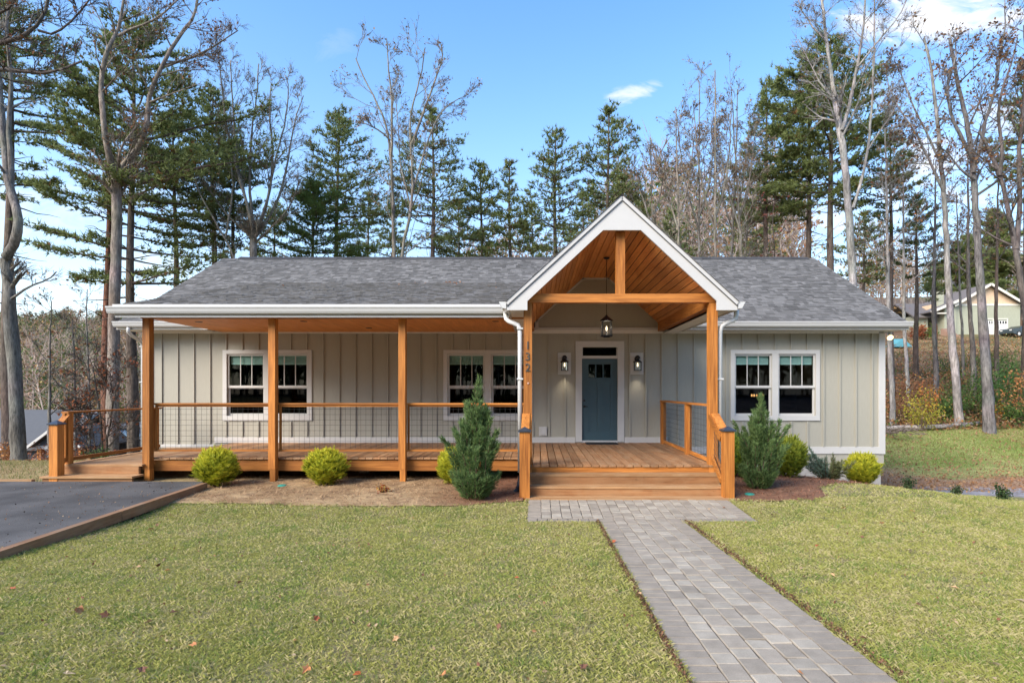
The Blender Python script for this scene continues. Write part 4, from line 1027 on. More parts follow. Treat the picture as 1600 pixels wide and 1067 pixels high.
def pine(name, label, x, y, top, R, cb, seed, dens=1.0, trunk_r=None, col=((.105, .142, .044), (.27, .31, .105)), shape=1.0, dead=.25, lean=0.0, whorl=.62, group='pines behind the house', bark=PINEB, tuft=.31, brown=.03):
    "white pine: tapering trunk, whorls of level branches carrying flat plumes of needles"
    r = np.random.default_rng(seed); zb = float(gz(x, y)); H = top - zb; t = thing(name, (x, y, zb), label, 'pine tree', group)
    tr = trunk_r or H * .0105 + .05; n = 12; q = np.linspace(0, 1, n + 1); ax = lambda f: np.stack([x + lean * H * f + .06 * np.sin(f * 9 + seed), y + .06 * np.cos(f * 7 + seed) + 0 * f, zb - .2 + (H + .2) * f], -1)
    g = G(); g.tube(ax(q), tr * (1 - .93 * q) + .012, 8, bark.cols(n + 1, r)); g.build('trunk', M['bark'], t, smooth=True)
    gb, gn = G(), G(); B = []; c0, c1 = np.array(col[0]), np.array(col[1])
    z = cb; zt = top
    def branch(f, az, L_, el, live):
        p = ax(np.array([f]))[0]; d = np.array((math.cos(az) * math.cos(el), math.sin(az) * math.cos(el), math.sin(el)))
        m = 5; s = np.linspace(0, 1, m); P = p + d * L_ * s[:, None]; P[:, 2] += L_ * (.10 * s ** 2 * (1 if el < .35 else .25)) + r.normal(0, .02 * L_, m) * s
        P[:, 0] += np.cumsum(r.normal(0, .03 * L_, m)) * (s > 0)
        gb.tube(P, np.maximum((.018 + .011 * L_) * (1 - .85 * s), .007), 4, bark.cols(m, r))
        if not live: return
        side = unit(np.cross(d, (0, 0, 1.0)))
        k = max(9, int(33 * L_ * dens)); u = r.beta(2.2, 1.1, k); lat = r.normal(0, 1, k) * (.10 + .24 * L_ * np.sin(np.clip(u * 2.6, 0, 3.0)) * .55)
        f_ = u * (m - 1); i = np.minimum(f_.astype(int), m - 2); Q = P[i] + (P[i + 1] - P[i]) * (f_ - i)[:, None]
        Q = Q + side * lat[:, None] + d * (np.abs(lat) * .5)[:, None]; Q[:, 2] += r.normal(.03, .07, k) + .08 * np.abs(lat)
        # side twigs
        for w in range(min(k, max(3, int(L_ * 2.2)))):
            gb.tube(np.array([P[min(int(u[w] * (m - 1)), m - 2)], Q[w]]), [.010, .004], 3, bark.cols(2, r))
        B.append((Q, np.repeat(d[None], k, 0)))
    zz = cb
    while zz < zt - .25:
        f = (zz - zb) / H; s = (zz - cb) / (zt - cb)
        prof = (min(1, .45 + 2.2 * s) * (1 - s) ** (.78 * shape)) * 1.12 + .03
        nb = r.integers(3, 6); a0 = r.uniform(0, 6.28)
        for j in range(nb):
            if r.random() < .10: continue
            L_ = R * prof * (.35 + .85 * r.random() ** .8) * (1 + .25 * math.cos(a0 + j - seed)); el = .02 + .75 * s ** 1.6 + r.normal(0, .10)
            live = not (s < .25 and r.random() < dead)
            branch(f, a0 + j * 6.283 / nb + r.normal(0, .25), max(L_ * (1 if live else .55), .25), el, live)
        zz += whorl * r.uniform(.7, 1.3) * (1 - .35 * s)
    # dead stubs below the crown
    for j in range(int((cb - zb) * dead * 1.6)):
        f = r.uniform(.35, (cb - zb) / H) if (cb - zb) / H > .4 else .3
        branch(f, r.uniform(0, 6.28), R * r.uniform(.2, .6), r.normal(-.05, .15), False)
    Q = np.concatenate([b[0] for b in B]); D = np.concatenate([b[1] for b in B])
    Q = np.concatenate([Q, ax(np.full(14, .985)) + r.normal(0, .10, (14, 3))]); D = np.concatenate([D, np.repeat([[0, 0, 1.]], 14, 0)])
    k = len(Q); per = 5
    Qr = np.repeat(Q, per, 0); dd = np.repeat(D, per, 0) * .7 + rand_dirs(k * per, r) * .9 + np.array((0, 0, .38)); dd /= np.linalg.norm(dd, axis=1)[:, None]
    sd = np.cross(dd, rand_dirs(k * per, r)); sd /= np.maximum(np.linalg.norm(sd, axis=1), 1e-6)[:, None]
    tone = np.repeat(r.uniform(0, 1, k), per) * .7 + r.uniform(0, .3, k * per); cc = c0 + (c1 - c0) * tone[:, None]
    if brown:
        br = np.repeat(r.random(k) < brown, per); cc[br] = np.array((.17, .085, .03)) * r.uniform(.7, 1.2, (br.sum(), 1))
    blades(Qr - dd * .04, dd, sd, tuft * r.uniform(.6, 1.2, k * per), tuft * .19, cc * .85, cc, gn)
    gb.build('branches', M['bark'], t, kind='stuff'); gn.build('crown', M['needles'], t, kind='stuff')
    return t
def ppine(name, label, px, topy, halfw, cby, Y, seed, **k):
    s = F / Y; return pine(name, label, (px - VX) / s, Y, CZ + (VY - topy) / s, halfw * 1.2 / s, CZ + (VY - cby) / s, seed, **k)

# ---------------------------------------------------------------- trees, left side
p0 = lambda px, Y: (lambda X: (X, Y, float(gz(X, Y))))((px - VX) * Y / F)
def toground(px, Y, seed=0): X = (px - VX) * Y / F; return np.array((X, Y, float(gz(X, Y)) - .15))
def stem_to_ground(pix, Y, r0, r1, seed, jit=.4, t0=None, foot=None):
    s = pxstem(pix, Y, r0, r1, seed, jit, t0); b = toground(foot if foot is not None else pix[0][0], Y); return ([b] + list(s[0]),) + tuple(s[1:])
# crooked grey trunk at the left edge
Y = 19.0
hardwood('crooked_hardwood', 'thick grey crooked trunk at the left edge, kinked above the driveway', [
    stem_to_ground([(28, 690), (24, 600), (19, 520), (14, 450), (9, 405)], Y, .225, .175, 1, .1, .8, foot=29),
    pxstem([(9, 402), (20, 392), (28, 378), (31, 352), (26, 325), (18, 300), (10, 272), (5, 220), (2, 160), (-6, 90), (-4, 10), (8, -80)], Y, .145, .045, 2, .15, .25, True),
    pxstem([(22, 318), (17, 275), (13, 205), (18, 130), (10, 60), (16, -40)], Y, .09, .04, 3, .2, .3, True),
    pxstem([(12, 470), (24, 462), (48, 446), (82, 434), (88, 425)], Y, .045, .02, 4, .1, .4, True)], p0(29, Y), 11, GREYB, leaf=.05, n=(6, 6, 4), tw=4, tww=.014, ratio=(.22, .5, .5), group='bare trees left of the house')
# limbs of a tree that stands outside the frame on the left
Y = 15.0
hardwood('overhanging_hardwood', 'dark bare limbs reaching in at the top left corner', [
    ([np.array((-17.6, 15.2, -.3)), np.array((-17.5, 15.1, 4)), np.array((-17.3, 15, 8)), np.array((-17.5, 15, 13))], .26, .10, .75),
    pxstem([(-140, 160), (-60, 120), (0, 108), (40, 110), (70, 120), (105, 108), (128, 96)], Y, .09, .025, 5, .1, .45, True),
    pxstem([(-140, 120), (-50, 80), (0, 66), (40, 60), (62, 46), (75, 10), (82, -40)], Y, .08, .03, 6, .1, .4, True),
    pxstem([(60, 48), (85, 62), (98, 45), (128, 20), (150, -20)], Y, .035, .015, 7, .1, .3, True),
    pxstem([(-100, 40), (0, 28), (30, 0), (50, -40)], Y, .05, .02, 8, .1, .4, True)], (-17.6, 15.2, float(gz(-17.6, 15.2))), 12, DARKB, leaf=.07, leafs=RUST, n=(8, 5, 3), tw=4, tww=.014, ratio=(.25, .5, .5), group='bare trees left of the house')
# big forked oak
Y = 24.0
hardwood('forked_oak', 'tall forked oak with flaky pale bark and rusty leaves by the left porch', [
    stem_to_ground([(176, 640), (177, 560), (179, 480), (181, 400), (183, 320), (181, 268)], Y, .245, .185, 21, .12, .9, foot=175),
    pxstem([(181, 270), (170, 250), (162, 205), (160, 175), (157, 130), (163, 92), (170, 70), (182, 56), (191, 26), (194, -10), (200, -60)], Y, .135, .035, 22, .25, .35, True),
    pxstem([(183, 268), (196, 256), (216, 234), (229, 200), (234, 150), (250, 108), (265, 80), (285, 50), (306, 24), (312, -20), (316, -60)], Y, .125, .035, 23, .25, .30, True),
    pxstem([(258, 104), (290, 94), (324, 81), (350, 62), (372, 48)], Y, .06, .02, 24, .2, .2, True),
    pxstem([(184, 57), (210, 46), (235, 36), (262, 16), (290, -10)], Y, .06, .02, 25, .2, .2, True),
    pxstem([(187, 266), (184, 235), (200, 215), (214, 200), (222, 180)], Y, .06, .02, 26, .2, .3, True)], p0(175, Y), 13, Bark((.21, .175, .145)), leaf=.15, leafs=RUST, lsize=.12, n=(13, 7, 4), tw=4, tww=.016, ratio=(.27, .5, .5), group='bare trees left of the house')
ppine('white_pine', 'large dark pine right behind the forked oak', 206, 35, 152, 440, 27, 101, dens=1.25, trunk_r=.27, dead=.5, brown=.05, shape=.8)
ppine('white_pine', 'pine at the far left edge behind the crooked trunk', 14, -30, 110, 300, 29, 102, dens=1.1, dead=.4, shape=.8)
ppine('white_pine', 'slender pine with reddish trunk just left of the forked oak', 168, 120, 60, 330, 30, 121, dens=.8, dead=.6, bark=Bark((.15, .07, .045)), shape=.8)
ppine('white_pine', 'pine whose bare thin trunk drops to the left roof corner', 273, 190, 95, 385, 31, 103, dens=1.1, dead=.3)
ppine('white_pine', 'dark pine rising above the left end of the roof', 334, 135, 72, 390, 34, 104, dens=1.15)
ppine('white_pine', 'dark pine standing behind the fan shaped bare tree', 366, 225, 70, 395, 35, 105, dens=1.1)
ppine('white_pine', 'open crowned pine with a pointed top, left of the twin bare tree', 527, 172, 80, 400, 37, 106, dens=.8, dead=.5)
ppine('hemlock', 'dense low dark green hemlock behind the roof on the left', 487, 282, 66, 440, 33, 107, dens=1.7, col=((.085, .135, .036), (.20, .275, .07)), whorl=.36, dead=0, shape=1.0, tuft=.22)
ppine('white_pine', 'ragged pine behind the twin bare tree', 676, 168, 74, 405, 36, 108, dens=.85, brown=.06, dead=.5)
ppine('white_pine', 'short pine in the middle, right of the twin bare tree', 752, 255, 56, 430, 38, 109, dens=.9)
ppine('white_pine', 'thin pointed pine in the middle gap of the tree line', 797, 252, 38, 430, 37, 110, dens=.85, brown=.08)
ppine('white_pine', 'tall pine just left of the entry gable peak', 868, 200, 58, 410, 36, 111, dens=.72, dead=.6, brown=.08)
ppine('white_pine', 'pine directly behind the entry gable peak', 952, 165, 68, 400, 37, 112, dens=.85, dead=.5, lean=-.004)
ppine('white_pine', 'tall pine right of the thicket of bare stems', 1197, 122, 56, 385, 36, 113, dens=.95, dead=.5)
ppine('white_pine', 'huge dark pine above the right half of the roof', 1298, 55, 98, 330, 32, 114, dens=1.5, trunk_r=.28, shape=.75)
ppine('white_pine', 'dark pine pressed against the left of the huge one', 1264, 95, 72, 340, 34, 115, dens=1.35, shape=.8)
ppine('white_pine', 'pine behind the pale trunk, its low branches above the right eave', 1392, 205, 62, 360, 34, 116, dens=.95, dead=.4)
ppine('white_pine', 'small light green pine past the right end of the roof', 1432, 305, 38, 430, 40, 117, dens=1.0, col=((.045, .08, .022), (.10, .14, .04)))
ppine('white_pine', 'young pine in front of the hillside house', 1462, 418, 28, 470, 44, 118, dens=1.0)
ppine('white_pine', 'dark pine at the right edge of the photo', 1604, 90, 60, 330, 33, 119, dens=1.0, dead=.5, brown=.1)
ppine('white_pine', 'bushy pine standing beside the tan gable of the hillside house', 1555, 330, 46, 470, 84, 120, dens=1.5, tuft=.6)
ppine('white_pine', 'small pine beside the chimney of the hillside house', 1510, 370, 36, 480, 80, 122, dens=1.4, tuft=.6)
BG = [(430, 318, 44, 46, 'far pine left of the dense hemlock'), (575, 300, 40, 47, 'far pine between hemlock and twin bare tree'), (612, 322, 40, 44, 'far pine low behind the twin bare tree'), (716, 312, 42, 46, 'far pine showing between two middle pines'), (832, 318, 40, 45, 'far pine just left of the tall gable pine'), (912, 300, 38, 47, 'far pine in the gap left of the gable peak'),
      (1006, 305, 40, 46, 'far pine low on the right slope of the gable'), (1048, 330, 40, 48, 'far pine at the left of the bare thicket'), (1165, 322, 44, 46, 'far pine low behind the bare thicket'), (1350, 330, 46, 46, 'far pine behind the pale poplar trunk')]
for i, (x, ty, hw_, Y, lab) in enumerate(BG): ppine('white_pine', lab, x, ty, hw_, 440, Y, 400 + i, dens=.75, tuft=.33, brown=.07 if i % 3 else .15, group='far pines low behind the roof')
# bare trees behind the roof
Y = 30.0
fan = []
for i, (pix, r0) in enumerate([([(396, 372), (392, 340), (380, 300), (366, 250), (352, 190), (345, 120), (340, 80)], .09), ([(396, 372), (388, 330), (374, 270), (366, 200), (362, 140), (360, 95)], .085),
        ([(397, 370), (392, 320), (390, 260), (394, 200), (402, 150), (404, 100)], .09), ([(398, 370), (414, 330), (424, 290), (426, 230), (420, 180), (424, 130)], .085),
        ([(398, 372), (418, 345), (440, 300), (450, 250), (460, 190), (474, 150)], .085), ([(397, 372), (412, 335), (430, 255), (448, 180), (452, 130), (446, 118)], .07), ([(396, 374), (372, 352), (348, 330), (325, 290), (308, 270)], .07), ([(398, 380), (430, 350), (455, 322), (470, 280)], .06)]):
    fan.append(pxstem(pix, Y, r0, .025, 40 + i, .35, .25, True))
hardwood('fan_hardwood', 'pale bare tree with many stems fanning up over the left roof', [stem_to_ground([(396, 440), (396, 405), (396, 372)], Y, .22, .18, 39, .05, .98)] + fan, p0(396, Y), 14, TANB, leaf=.16, leafs=TAN, lsize=.09, n=(10, 7, 4), tw=4, tww=.017, ratio=(.24, .45, .5), ang=(30, 30, 34), group='bare trees behind the roof')
hardwood('leaning_hardwood', 'thin bare tree leaning left in front of the fan shaped tree', [stem_to_ground([(372, 440), (366, 400), (350, 370), (330, 335), (310, 300), (296, 255)], 29, .10, .03, 45, .1, .4), pxstem([(352, 372), (360, 330), (364, 290), (358, 240), (366, 190)], 29, .06, .02, 46, .2, .3, True)], p0(372, 29), 15, TANB, leaf=.12, n=(8, 5, 3), ratio=(.28, .5, .5), group='bare trees behind the roof')
Y = 29.0
hardwood('twin_hardwood', 'tall twin stemmed bare tree with tan leaves at its tips, left of centre', [
    stem_to_ground([(616, 420), (615, 380), (614, 330), (612, 270), (608, 215), (600, 185), (588, 160), (568, 120), (556, 92)], Y, .15, .03, 50, .15, .42),
    pxstem([(611, 260), (613, 200), (611, 140), (606, 100), (604, 60)], Y, .08, .02, 51, .15, .3, True),
    stem_to_ground([(627, 420), (630, 380), (640, 340), (646, 300), (642, 240), (640, 190), (648, 150), (658, 120), (664, 75)], Y, .14, .025, 52, .15, .45),
    pxstem([(641, 230), (655, 195), (668, 160), (682, 120), (694, 88), (690, 70)], Y, .08, .02, 53, .2, .25, True),
    pxstem([(644, 300), (660, 250), (672, 210), (690, 170), (712, 158), (732, 148)], Y, .06, .015, 54, .2, .3, True),
    pxstem([(610, 220), (590, 200), (570, 195), (556, 180)], Y, .05, .015, 55, .2, .3, True),
    pxstem([(643, 330), (636, 300), (624, 250), (622, 190), (618, 150)], Y, .05, .015, 56, .2, .4, True)], p0(620, Y), 16, TANB, leaf=.30, leafs=TAN, lsize=.12, n=(8, 6, 4), tw=4, ratio=(.22, .5, .5), ang=(34, 36, 38), group='bare trees behind the roof')
DESC = ['leftmost bare stem of the thicket right of the gable', 'bare pale sapling close to the right slope of the gable', 'tall bare tree in the middle of the thicket right of the gable', 'tallest bare tree of the thicket right of the gable', 'forked bare tree on the right of the thicket', 'last bare tree of the thicket, beside the tall pine']
for i, (x, top, yy_) in enumerate([(1022, 238, 34), (1062, 168, 31), (1092, 128, 33), (1118, 110, 30), (1142, 140, 34), (1160, 160, 31)]):
    k = np.random.default_rng(60 + i); l = k.uniform(-14, 10)
    st_ = [stem_to_ground([(x, 430), (x + l * .3, 360), (x + l * .6, 290), (x + l, 220), (x + l * 1.2, top)], yy_, .12, .025, 61 + i, .2, .25)]
    st_.append(pxstem([(x + l * .4, 340), (x + l * .4 + 14, 300), (x + l * .4 + 22, 240), (x + l * .4 + 26, top + 40)], yy_, .065, .02, 71 + i, .2, .25, True))
    st_.append(pxstem([(x + l * .3, 360), (x + l * .3 - 16, 310), (x + l * .3 - 26, 260), (x + l * .3 - 34, top + 60)], yy_, .06, .02, 81 + i, .2, .25, True))
    hardwood('slender_hardwood', DESC[i], st_, p0(x, yy_), 600 + i, TANB if i % 2 else GREYB, leaf=.30, leafs=TAN + RUST[:1], lsize=.11, n=(9, 5, 4), ratio=(.24, .48, .5), ang=(32, 34, 36), group='thicket of bare trees right of the gable')
hardwood('slender_hardwood', 'small bare tree with dark red leaves beside the tall pine', [stem_to_ground([(1212, 440), (1211, 400), (1206, 350), (1210, 310)], 32, .07, .02, 91, .1, .3)], p0(1212, 32), 610, DARKB, leaf=.35, leafs=[(.17, .05, .035), (.12, .04, .03)], lsize=.15, n=(9, 5, 3), ratio=(.38, .5, .5), group='bare trees behind the roof')
# big pale trunk right of centre
Y = 25.0
hardwood('pale_poplar', 'tall pale poplar with a thick straight trunk over the right roof', [
    stem_to_ground([(1334, 460), (1330, 400), (1325, 320), (1319, 250), (1312, 200), (1304, 150)], Y, .21, .13, 30, .08, .85),
    pxstem([(1305, 152), (1298, 110), (1291, 60), (1284, 10), (1278, -50)], Y, .10, .04, 31, .15, .3, True),
    pxstem([(1315, 205), (1328, 165), (1338, 110), (1347, 60), (1352, 0), (1356, -50)], Y, .09, .03, 32, .15, .25, True),
    pxstem([(1333, 325), (1346, 285), (1356, 235), (1362, 175), (1365, 110), (1366, 40), (1366, -40)], Y, .07, .025, 33, .15, .3, True),
    pxstem([(1303, 155), (1285, 135), (1268, 105), (1258, 85), (1248, 62)], Y, .05, .015, 34, .2, .25, True),
    pxstem([(1292, 65), (1276, 50), (1256, 24), (1244, -10)], Y, .045, .015, 35, .2, .25, True),
    pxstem([(1340, 105), (1366, 72), (1394, 40), (1416, 8), (1426, -30)], Y, .045, .015, 36, .2, .25, True),
    pxstem([(1356, 235), (1378, 200), (1400, 170), (1410, 140)], Y, .035, .012, 37, .2, .25, True)], p0(1334, Y), 17, PALEB, leaf=.10, leafs=TAN, lsize=.10, n=(9, 6, 4), tw=4, tww=.016, ratio=(.25, .5, .5), group='bare trees right of the house')
# oaks at the right edge
Y = 27.0
RB = dict(leaf=.26, leafs=TAN + RUST, lsize=.15, n=(11, 7, 4), tw=4, tww=.016, ratio=(.24, .5, .5), group='bare trees right of the house')
hardwood('pale_oak', 'straight pale trunk rising from the edge of the right grass slope', [
    stem_to_ground([(1498, 640), (1490, 560), (1484, 480), (1479, 400), (1475, 300), (1469, 240), (1462, 160), (1452, 90), (1444, 60)], Y, .205, .05, 110, .1, .55, foot=1500),
    pxstem([(1475, 300), (1460, 270), (1440, 225), (1420, 190), (1400, 165), (1385, 120)], Y, .07, .02, 111, .2, .2, True),
    pxstem([(1470, 255), (1452, 215), (1428, 170), (1410, 120), (1398, 96)], Y, .06, .02, 112, .2, .25, True)], p0(1500, Y), 120, Bark((.26, .24, .225)), **RB)
hardwood('grey_oak', 'thickest grey trunk on the right slope, in front of the hillside house', [
    stem_to_ground([(1544, 620), (1538, 540), (1533, 460), (1528, 380), (1523, 300), (1518, 240), (1508, 180), (1494, 120), (1484, 60)], 26, .245, .06, 113, .1, .55, foot=1546),
    pxstem([(1518, 245), (1502, 215), (1484, 180), (1478, 130), (1496, 90), (1490, 50)], 26, .09, .02, 114, .2, .25, True),
    pxstem([(1521, 270), (1534, 220), (1542, 180), (1556, 140), (1562, 90), (1572, 40), (1570, 0)], 26, .09, .02, 115, .2, .25, True),
    pxstem([(1522, 280), (1500, 268), (1484, 240), (1462, 225)], 26, .06, .02, 116, .2, .25, True)], p0(1546, 26), 121, Bark((.165, .152, .145)), **RB)
hardwood('leaning_oak', 'dark leaning trunk at the right edge of the photo', [
    stem_to_ground([(1622, 620), (1608, 520), (1594, 430), (1582, 360), (1570, 300), (1560, 265), (1545, 235), (1530, 205)], 25, .21, .06, 117, .1, .6, foot=1628),
    pxstem([(1562, 275), (1566, 220), (1558, 190), (1562, 150), (1580, 100), (1590, 60)], 25, .09, .02, 118, .2, .25, True),
    pxstem([(1558, 265), (1530, 245), (1518, 235)], 25, .05, .02, 119, .2, .25, True),
    pxstem([(1588, 390), (1594, 310), (1592, 240), (1598, 170), (1604, 110), (1600, 40)], 25, .12, .03, 130, .2, .25, True)], p0(1628, 25), 122, Bark((.12, .10, .09)), **RB)
TR = [(1395, 645, 1389, 520, 200, 27.5, .14, PALEB, 'thin lichen grey trunk closest to the right house corner'), (1419, 612, 1412, 500, 260, 31, .12, PALEB, 'thin pale trunk second from the right house corner'),
      (1463, 585, 1458, 480, 250, 34, .16, Bark((.11, .10, .095)), 'dark slim trunk with a torn orange patch on the hillside'), (1506, 590, 1500, 450, 300, 36, .10, GREYB, 'very thin trunk right beside the straight pale one'),
      (1522, 585, 1513, 450, 240, 33, .17, Bark((.15, .13, .115)), 'brown grey trunk left of the thickest grey one'), (1558, 580, 1556, 480, 240, 36, .15, Bark((.11, .085, .07)), 'crooked dark trunk right of the thickest grey one')]
for i, (bx_, by_, mx_, my_, top, yy_, r0, bk, lab) in enumerate(TR):
    t_ = hardwood('hillside_hardwood', lab, [stem_to_ground([(bx_ - 1, by_ - 25), ((bx_ + mx_) / 2, (by_ + my_) / 2), (mx_, my_), (mx_ - 3 + i % 3 * 3, (my_ + top) / 2), (mx_ - 6 + (i % 3) * 5, top)], yy_, r0, .03, 140 + i, .08, .5, foot=bx_)], p0(bx_, yy_), 150 + i, bk, leaf=.4, leafs=TAN + RUST, lsize=.14, n=(12, 5, 4), ratio=(.24, .5, .5), group='trees on the right hillside')
    if i == 2:
        c = wp(1460, 518, yy_); gg = G(); gg.tube([c + (0, -.02, -.5), c + (.0, -.02, .0), c + (.0, -.02, .45)], [.13, .155, .12], 9, (.42, .17, .06)); gg.build('torn_bark', M['plain'], t_, smooth=True)
# thin trees on the left, below the crest
LT = [(77, 500, 470, 33, 'pale bare tree beyond the crest, next to the crooked trunk'), (118, 540, 500, 34, 'slim pale tree above the lower newel post'), (140, 560, 452, 38, 'grey bare tree with open crown between rail and oak'), (215, 520, 480, 33, 'thin bare tree seen beside the left house corner')]
for i, (x, my, top, yy_, lab) in enumerate(LT):
    k = np.random.default_rng(170 + i); l = k.uniform(-8, 8)
    hardwood('valley_hardwood', lab, [stem_to_ground([(x, 640), (x + l * .4, my), (x + l, (my + top) / 2), (x + l * .7, top)], yy_, .13, .025, 171 + i, .15, .35)], p0(x, yy_), 180 + i, GREYB, leaf=.15, leafs=TAN + RUST, lsize=.15, n=(13, 6, 4), ratio=(.26, .5, .5), group='bare trees left of the house')
hardwood('russet_beech', 'small beech holding rust red leaves behind the side landing rail', [stem_to_ground([(160, 690), (156, 640), (150, 590), (140, 560)], 20, .05, .015, 190, .1, .15), stem_to_ground([(166, 690), (176, 640), (182, 600), (196, 570)], 20, .045, .015, 191, .1, .15), stem_to_ground([(150, 700), (138, 650), (128, 630)], 20, .03, .012, 192, .1, .15)], p0(160, 20), 191, DARKB, leaf=.22, leafs=[(.24, .07, .03), (.30, .11, .045), (.17, .06, .03)], lsize=.11, n=(10, 6, 3), ratio=(.42, .5, .5), group='bare trees left of the house')

# ---------------------------------------------------------------- far woods: one mass each
def far_wood(name, label, pts, seed, hts, mixg=.25, leafk=90, mixr=.2, scale=1.0):
    r = np.random.default_rng(seed); gb, gl = G(), G()
    for (x, y) in pts:
        z = float(gz(x, y)); h = r.uniform(*hts) if not callable(hts) else hts(abs(y), r); kind = r.random(); w = h * r.uniform(.16, .26)
        n = 4; P = np.array([(x + r.normal(0, .25) * i, y, z + h * i / n) for i in range(n + 1)]); c = np.array((.27, .225, .195)) * r.uniform(.6, 1.5)
        gb.tube(P, np.linspace(.010 * h, .02, n + 1), 3, c)
        k = 26; zz = r.uniform(.25, .98, k); az = r.uniform(0, 6.283, k); el = r.uniform(.3, 1.2, k); L_ = w * (1.25 - zz * .7) * r.uniform(.5, 1.3, k)
        b = np.stack([np.interp(zz * n, range(n + 1), P[:, j]) for j in range(3)], 1); d = np.stack([np.cos(az) * np.cos(el), np.sin(az) * np.cos(el), np.sin(el)], 1)
        sd = np.cross(d, (0, 1.0, .1)); sd /= np.linalg.norm(sd, axis=1)[:, None]
        cb = np.repeat((np.array((.27, .205, .17)) * r.uniform(.7, 1.3))[None], k, 0); blades(b, d, sd, L_, .055 * scale * (h / 10), cb, cb, gb)
        for rep in range(2):
            tb = b + d * (L_ * r.uniform(.4, .9, k))[:, None]; td = d + rand_dirs(k, r) * .5; td /= np.linalg.norm(td, axis=1)[:, None]; blades(tb, td, sd, L_ * .6, .04 * scale * (h / 10), cb, cb, gb)
        col = None
        if kind < mixg: col = [(.075, .115, .035), (.11, .15, .045), (.15, .17, .05)]; kk = int(leafk * 3.0)
        elif kind < mixg + mixr: col = [(.32, .16, .06), (.36, .21, .08), (.27, .12, .06), (.30, .22, .08)]; kk = int(leafk * 1.5)
        else: col = [(.28, .18, .12), (.23, .14, .10), (.32, .22, .14)]; kk = int(leafk * .7)
        q = rand_dirs(kk, r) * (r.uniform(.2, 1, kk) ** .5)[:, None] * np.array((w * .9, w * .9, h * .42)) + np.array((x, y, z + h * .55)); leaves(gl, q, r, .022 * h * scale * (1 + max(0, abs(y) - 60) / 160), col)
    o = thing(name, (*pts[0], float(gz(*pts[0]))), label, 'woods'); o['kind'] = 'stuff'
    a = gb.build('branches', M['bark'], o); b_ = gl.build('leaves', M['leafy'], o); a['kind'] = 'stuff'; b_['kind'] = 'stuff'
    return o
r_ = np.random.default_rng(77)
pts = []
while len(pts) < 640:
    y = 48 + 265 * r_.random(); px = r_.uniform(-60, 330); x = (px - VX) * y / F
    if 34 < y < 52 and -46 < x < -26: continue
    pts.append((x, y))
far_wood('wooded_hill', 'brown and green autumn woods on the far hill at left', pts, 301, (8, 14), .45, 110, .40, 1.3)
pts = []
while len(pts) < 300:
    y = 46 + 70 * r_.random(); px = r_.uniform(420, 1260); x = (px - VX) * y / F; pts.append((x, y))
far_wood('distant_woods', 'low brown brushy woods showing just above the roof ridge', pts, 302, lambda Y, q: min(q.uniform(.22, .33) * Y, 27), .3, 70, .3, 1.15)
pts = []
while len(pts) < 190:
    y = 62 + 80 * r_.random(); px = r_.uniform(1330, 1680); x = (px - VX) * y / F
    if y < 92 and 44 < x < 66: continue
    pts.append((x, y))
far_wood('hillside_woods', 'autumn woods behind the hillside house', pts, 303, (8, 15), .25, 60, .35, 1.15)

pts = []
while len(pts) < 300:
    y = -26 - 26 * r_.random(); x = r_.uniform(-48, 48); pts.append((x, y))
far_wood('unseen_added_woods', 'unseen dark woods added behind the camera to darken the window reflections', pts, 304, (10, 17), .95, 42, .05, 2.8)  # trees out of view, added and kept dense so the panes mirror dark
# ---------------------------------------------------------------- shrubs beside the house
def globe_shrub(x, y, d, h, seed, label, cols=((.22, .29, .025), (.88, .78, .06)), squash=1.0, n=2600):
    r = np.random.default_rng(seed); z = float(gz(x, y)); t = thing('globe_arborvitae', (x, y, z), label, 'shrub', 'golden globe shrubs along the house')
    g = G()
    for k in range(9):
        a = k * .7; g.tube([(x, y, z - .05), (x + .25 * d * math.cos(a), y + .25 * d * math.sin(a), z + .3 * h), (x + .36 * d * math.cos(a), y + .36 * d * math.sin(a), z + .6 * h)], [.012, .008, .004], 4, (.12, .08, .05))
    g.build('stem', M['bark'], t)
    v = rand_dirs(n, r); lump = 1 + .16 * np.sin(v[:, 0] * 5 + seed) * np.sin(v[:, 1] * 4 + seed * 2) * np.cos(v[:, 2] * 4 + seed) + .06 * np.sin(v[:, 0] * 13 + v[:, 2] * 11 + seed); rad = np.where(r.random(n) < .06, r.uniform(1.0, 1.13, n), r.uniform(.70, 1.0, n)) * lump
    P = v * rad[:, None] * np.array((d / 2, d / 2, h / 2)) * .9; P[:, 2] += h * .49
    keep = P[:, 2] > .02; P = P[keep]; v = v[keep]; n = len(P)
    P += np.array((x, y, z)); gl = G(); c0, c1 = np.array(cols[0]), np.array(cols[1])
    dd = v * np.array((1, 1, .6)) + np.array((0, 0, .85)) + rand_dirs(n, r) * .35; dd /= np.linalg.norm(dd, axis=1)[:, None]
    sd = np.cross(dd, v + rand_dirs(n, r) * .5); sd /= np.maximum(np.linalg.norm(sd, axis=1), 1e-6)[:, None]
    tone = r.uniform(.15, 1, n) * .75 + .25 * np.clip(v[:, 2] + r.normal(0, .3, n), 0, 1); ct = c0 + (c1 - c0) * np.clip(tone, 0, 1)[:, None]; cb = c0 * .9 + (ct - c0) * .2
    L_ = r.uniform(.06, .13, n)
    blades(P, dd, sd, L_, .034, cb, ct, gl)
    for s in (-1, 1):     # fan of side leaflets on each spray
        for q, f in ((.25, .7), (.55, .5)):
            e = dd + sd * s * .8; e /= np.linalg.norm(e, axis=1)[:, None]; blades(P + dd * (L_ * q)[:, None], e, np.cross(e, v), L_ * f, .018, cb * .5 + ct * .5, ct, gl)
    gl.build('foliage', M['leafy'], t, kind='stuff'); return t
globe_shrub(-6.0, 10.42, .70, .72, 1, 'golden globe shrub at the driveway corner of the porch')
